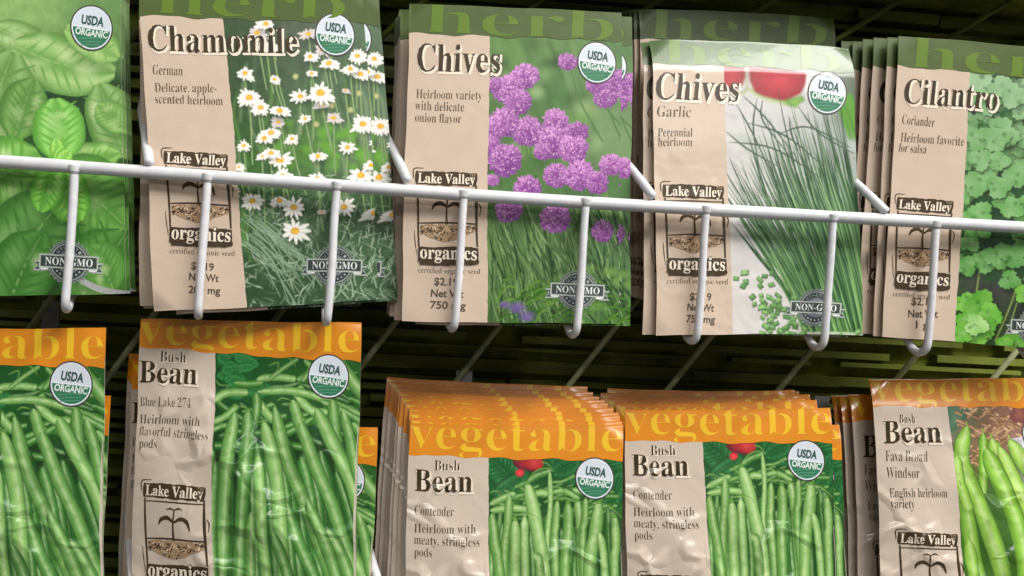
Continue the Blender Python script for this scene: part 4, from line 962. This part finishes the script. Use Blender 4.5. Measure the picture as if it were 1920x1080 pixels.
# lower row
extra(('blue', (-57.0, 22.0, -86.0), 2, -2, -2.0), 'bush bean packet low behind the left one, narrow orange corner showing')
stack(('blue', (33.0, 24.0, -72.0), 2, -4, -2.2), 4, 'bush bean packet leaning in the dim left side of its pocket', 'dim bush bean packets behind the creased packet', -1.8, 4.0, .8)
extra(('blue', (44.5, 26.0, -94.0), 3, -4, -1.5), 'low bush bean packet behind the creased front packet, orange letter corner and badge showing')
for k in range(1, 7):
    extra('cont', 'bush bean packet in the bright fan of orange headers behind the front one', 'fan of bush bean packets', dx=-.5*k-.9*max(0, k-3)+jr.uniform(-.7, .7), dy=2.0*k, dz=1.6*k+jr.uniform(-.4, .4), droll=.33*k+jr.uniform(-.3, .3))
for k in range(7, 10):
    extra('cont', 'bush bean packet at the dim back of the orange fan, left edge showing', 'dim rear packets of the fan', dx=-4.6-1.9*(k-6)+jr.uniform(-.7, .7), dy=2.5*k, dz=9.8+1.2*(k-6)+jr.uniform(-.6, .6), droll=2.2+jr.uniform(-.4, .4))
C2 = ('cont', (226.0, 18.6, -79.3), 4.9, -3.6, -3.2)
extra(C2, 'bush bean packet peeking out beside the tomato packet, bright orange edge toward the fava stack', dx=5.8, dy=3.2, dz=-7.5, droll=-.6)
for k in range(2, 7):
    extra(C2, 'bush bean packet in the brown shade behind the packet next to the fava stack', 'shaded bush bean packets', dx=-2.0+1.1*k*jr.uniform(-1, 1), dy=4.6*k, dz=.75*k+jr.uniform(-.5, .5), droll=jr.uniform(-.6, 1.4))
for k in range(1, 4):
    extra('fava', 'fava packet filed behind the front one, strip of label letters showing', 'fava packets filed behind the front one', dx=-.8-2.2*k+jr.uniform(-.9, .9), dy=5+4.4*k, dz=-7.0-.9*k, droll=jr.uniform(-.6, .9))

# taller herb packet above the garlic chives, shade painted into its green header
s2, _ = specs['garlic']
hq = [(1195, 6), (1580, 38), (1600, 590), (1205, 575)]
sH = make_spec('tall', hq, 84.0, 120.0, flat(.3), 1.2, 'herb', 9)
tall = packet(sH, dict(header=[(1195, 66), (1584, 96)], label=[(1335, 68), (1340, 585)], word=((1214, 66), (1565, 92), 88, 'herb'), beige=B_HERB, header_col=(48, 64, 2), word_col=(78, 104, 8),
    bg=blobs([(1450, 200, 60, (196, 198, 204)), (1400, 450, 60, (150, 170, 150)), (1500, 400, 60, (84, 120, 90))], .05, .03), paint=paint_garlic, dz=.001,
    price=[('$2.49', (1200, 510), (1240, 511), 20), ('Net Wt', (1196, 530), (1246, 532), 20), ('300 mg', (1195, 552), (1249, 553), 20)], emblem=((1215, 298), (1330, 303), (1220, 460))))
specs['tall'] = (sH, tall); POSE['tall'] = ((225.5, 30.0, 84.5), 4.0, 0.5, -2.2)
set_pose(tall, 'tall'); tag(tall, 'herb packet with a shade-darkened green header showing above the garlic chives packet')
for k in range(1, 7):
    extra('tall', 'herb packet behind the shade-darkened green header, only its top edge showing', 'herb packets at the back of the garlic chives pocket', dx=-1.5*k+jr.uniform(-.4, .4), dy=2.3*k, dz=.4*k, droll=jr.uniform(-.4, .4))

# ------------------------------------------------------------------ wire display rack
def tube(pts, rad, seg=12, smooth=6, caps=True, flare=0.0):
    P = [Vector(p) for p in pts]; Q = [P[0]]
    for i in range(1, len(P)-1):   # rounded bends
        a, b, c = P[i-1], P[i], P[i+1]; d1 = (a-b); d2 = (c-b); l = min(d1.length, d2.length, 5.0)*.8
        p, q = b+d1.normalized()*l, b+d2.normalized()*l
        for k in range(smooth+1):
            t = k/smooth; Q.append(p*(1-t)**2+b*2*t*(1-t)+q*t*t)
    Q.append(P[-1]); V, F = [], []
    prev = None; al = 0.0
    for i, p in enumerate(Q):
        t = (Q[min(i+1, len(Q)-1)]-Q[max(i-1, 0)]).normalized()
        if prev is None: n = t.orthogonal().normalized()
        else: n = (prev-t*prev.dot(t)).normalized()
        prev = n; b = t.cross(n); al += (p-Q[max(i-1, 0)]).length
        rr = rad*(1+.022*math.sin(p.x*.9+p.z*1.3)+.018*math.sin(p.x*2.3-p.z*1.9+p.y)+flare*math.exp(-(al/2.2)**2))
        for k in range(seg):
            w = 2*math.pi*k/seg; V.append((p+n*math.cos(w)*rr+b*math.sin(w)*rr)*MM)
    for i in range(len(Q)-1):
        for k in range(seg): F.append((i*seg+k, i*seg+(k+1) % seg, (i+1)*seg+(k+1) % seg, (i+1)*seg+k))
    if caps:   # rounded ends
        for e, sg in ((0, -1), (len(Q)-1, 1)):
            d = (Q[e]-Q[e-1 if e else 1]).normalized(); c = len(V); V.append((Q[e]+d*rad*.6)*MM)
            for k in range(seg):
                f = (e*seg+k, e*seg+(k+1) % seg, c); F.append(f if sg > 0 else f[::-1])
    return V, F
def wire(name, pts, rad, mat, parent, **kw):
    V, F = tube(pts, rad, **kw); me = bpy.data.meshes.new(name); me.from_pydata([tuple(v) for v in V], [], F); me.shade_smooth()
    return link(name, me, mat, parent)

rack = bpy.data.objects.new('display_rack', None); COL.objects.link(rack); rack.location = (0.12, 0.05, -0.25); bpy.context.view_layer.update()
tag(rack, 'white wire display rack with two rows of pockets and a dark slatted back', 'display rack')
off = Vector((-120, -50, 250))
W_ = lambda pts: [tuple(Vector(p)+off) for p in pts]
pr = random.Random(6)
prongs = [-24.2, 22.0, 68.1, 114.5, 160.2, 206.5, 256.6, 298.3, 346.0]
for row, (y0, z0) in enumerate(((0, 0), (12, -160))):
    bar = [(-140, y0, z0+.3), (-60, y0, z0-.6), (40, y0, z0-1.3), (130, y0, z0-1.9), (220, y0, z0-1.5), (320, y0, z0-.7), (420, y0, z0-.3)]
    V = [tuple(q) for q in np.column_stack([spline([(b[0], b[2]) for b in bar], 40), np.full(40, y0)])[:, [0, 2, 1]]]
    wire('front_rail', W_(V), 2.4, M_WIRE, rack, smooth=1)
    for x in prongs:
        wire('prong', W_([(x, y0-1.0, z0-.6), (x, y0-1.2, z0-2.2), (x, y0-1.25, z0-4), (x-.1+pr.uniform(-.3, .3), y0-1.2, z0-12), (x-.3+pr.uniform(-.4, .4), y0-1.2, z0-30), (x-.8, y0-.8, z0-51.5), (x-2.2, y0+6, z0-52.3), (x-3.2, y0+11, z0-46), (x-3.2, y0+58, z0-44)]), 1.52, M_WIRE, rack, flare=.55)
    for k in range(-1, 5):
        x = 92*k+2
        wire('divider_wire', W_([(x-.6, y0-1.5, z0+2.2), (x-5, y0+8, z0+11), (x-13, y0+26, z0+26), (x-22, y0+70, z0+60)]), 1.75, M_WIRE, rack)
    for k in range(-3, 10):
        x = 47*k-22+((k*37) % 5)-2
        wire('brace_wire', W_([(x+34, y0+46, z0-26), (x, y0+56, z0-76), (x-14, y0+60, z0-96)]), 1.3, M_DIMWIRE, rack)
for k in range(-1, 9):      # the same sloping wires under the row above
    x = 47*k-10+((k*29) % 5)
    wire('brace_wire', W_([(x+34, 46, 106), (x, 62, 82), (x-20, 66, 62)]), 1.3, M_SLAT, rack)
# dark back with horizontal slats
me = bpy.data.meshes.new('back_panel'); V, F = [], []
def boxm(x0, x1, y0, y1, z0, z1):
    n = len(V)
    for x in (x0, x1):
        for y in (y0, y1):
            for z in (z0, z1): V.append(tuple((Vector((x, y, z))+off)*MM))
    for f in ((0, 1, 3, 2), (4, 6, 7, 5), (0, 4, 5, 1), (2, 3, 7, 6), (0, 2, 6, 4), (1, 5, 7, 3)): F.append(tuple(i+n for i in f))
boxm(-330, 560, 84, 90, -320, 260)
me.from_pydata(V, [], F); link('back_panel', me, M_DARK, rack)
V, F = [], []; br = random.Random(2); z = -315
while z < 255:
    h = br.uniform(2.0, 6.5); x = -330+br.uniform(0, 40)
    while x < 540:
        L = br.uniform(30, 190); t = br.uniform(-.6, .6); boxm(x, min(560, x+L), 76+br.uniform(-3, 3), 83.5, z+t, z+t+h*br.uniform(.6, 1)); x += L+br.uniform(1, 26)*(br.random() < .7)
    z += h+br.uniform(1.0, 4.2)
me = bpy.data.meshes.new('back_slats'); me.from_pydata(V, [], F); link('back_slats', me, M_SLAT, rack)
V, F = [], []; boxm(-330, 560, 1, 83, 110, 112); me = bpy.data.meshes.new('unseen_shade_board'); me.from_pydata(V, [], F); link('unseen_shade_board', me, M_DARK, rack)  # board added above the view to shade the packets set further back
for x, z, h in ((-53, -51, 22), (121, -72, 16), (283, -76, 12)):
    V, F = [], []; boxm(x-3.5, x+3.5, 58, 59, z-h, z); me = bpy.data.meshes.new('hanger_tab'); me.from_pydata(V, [], F); link('hanger_tab', me, M_TAB, rack)
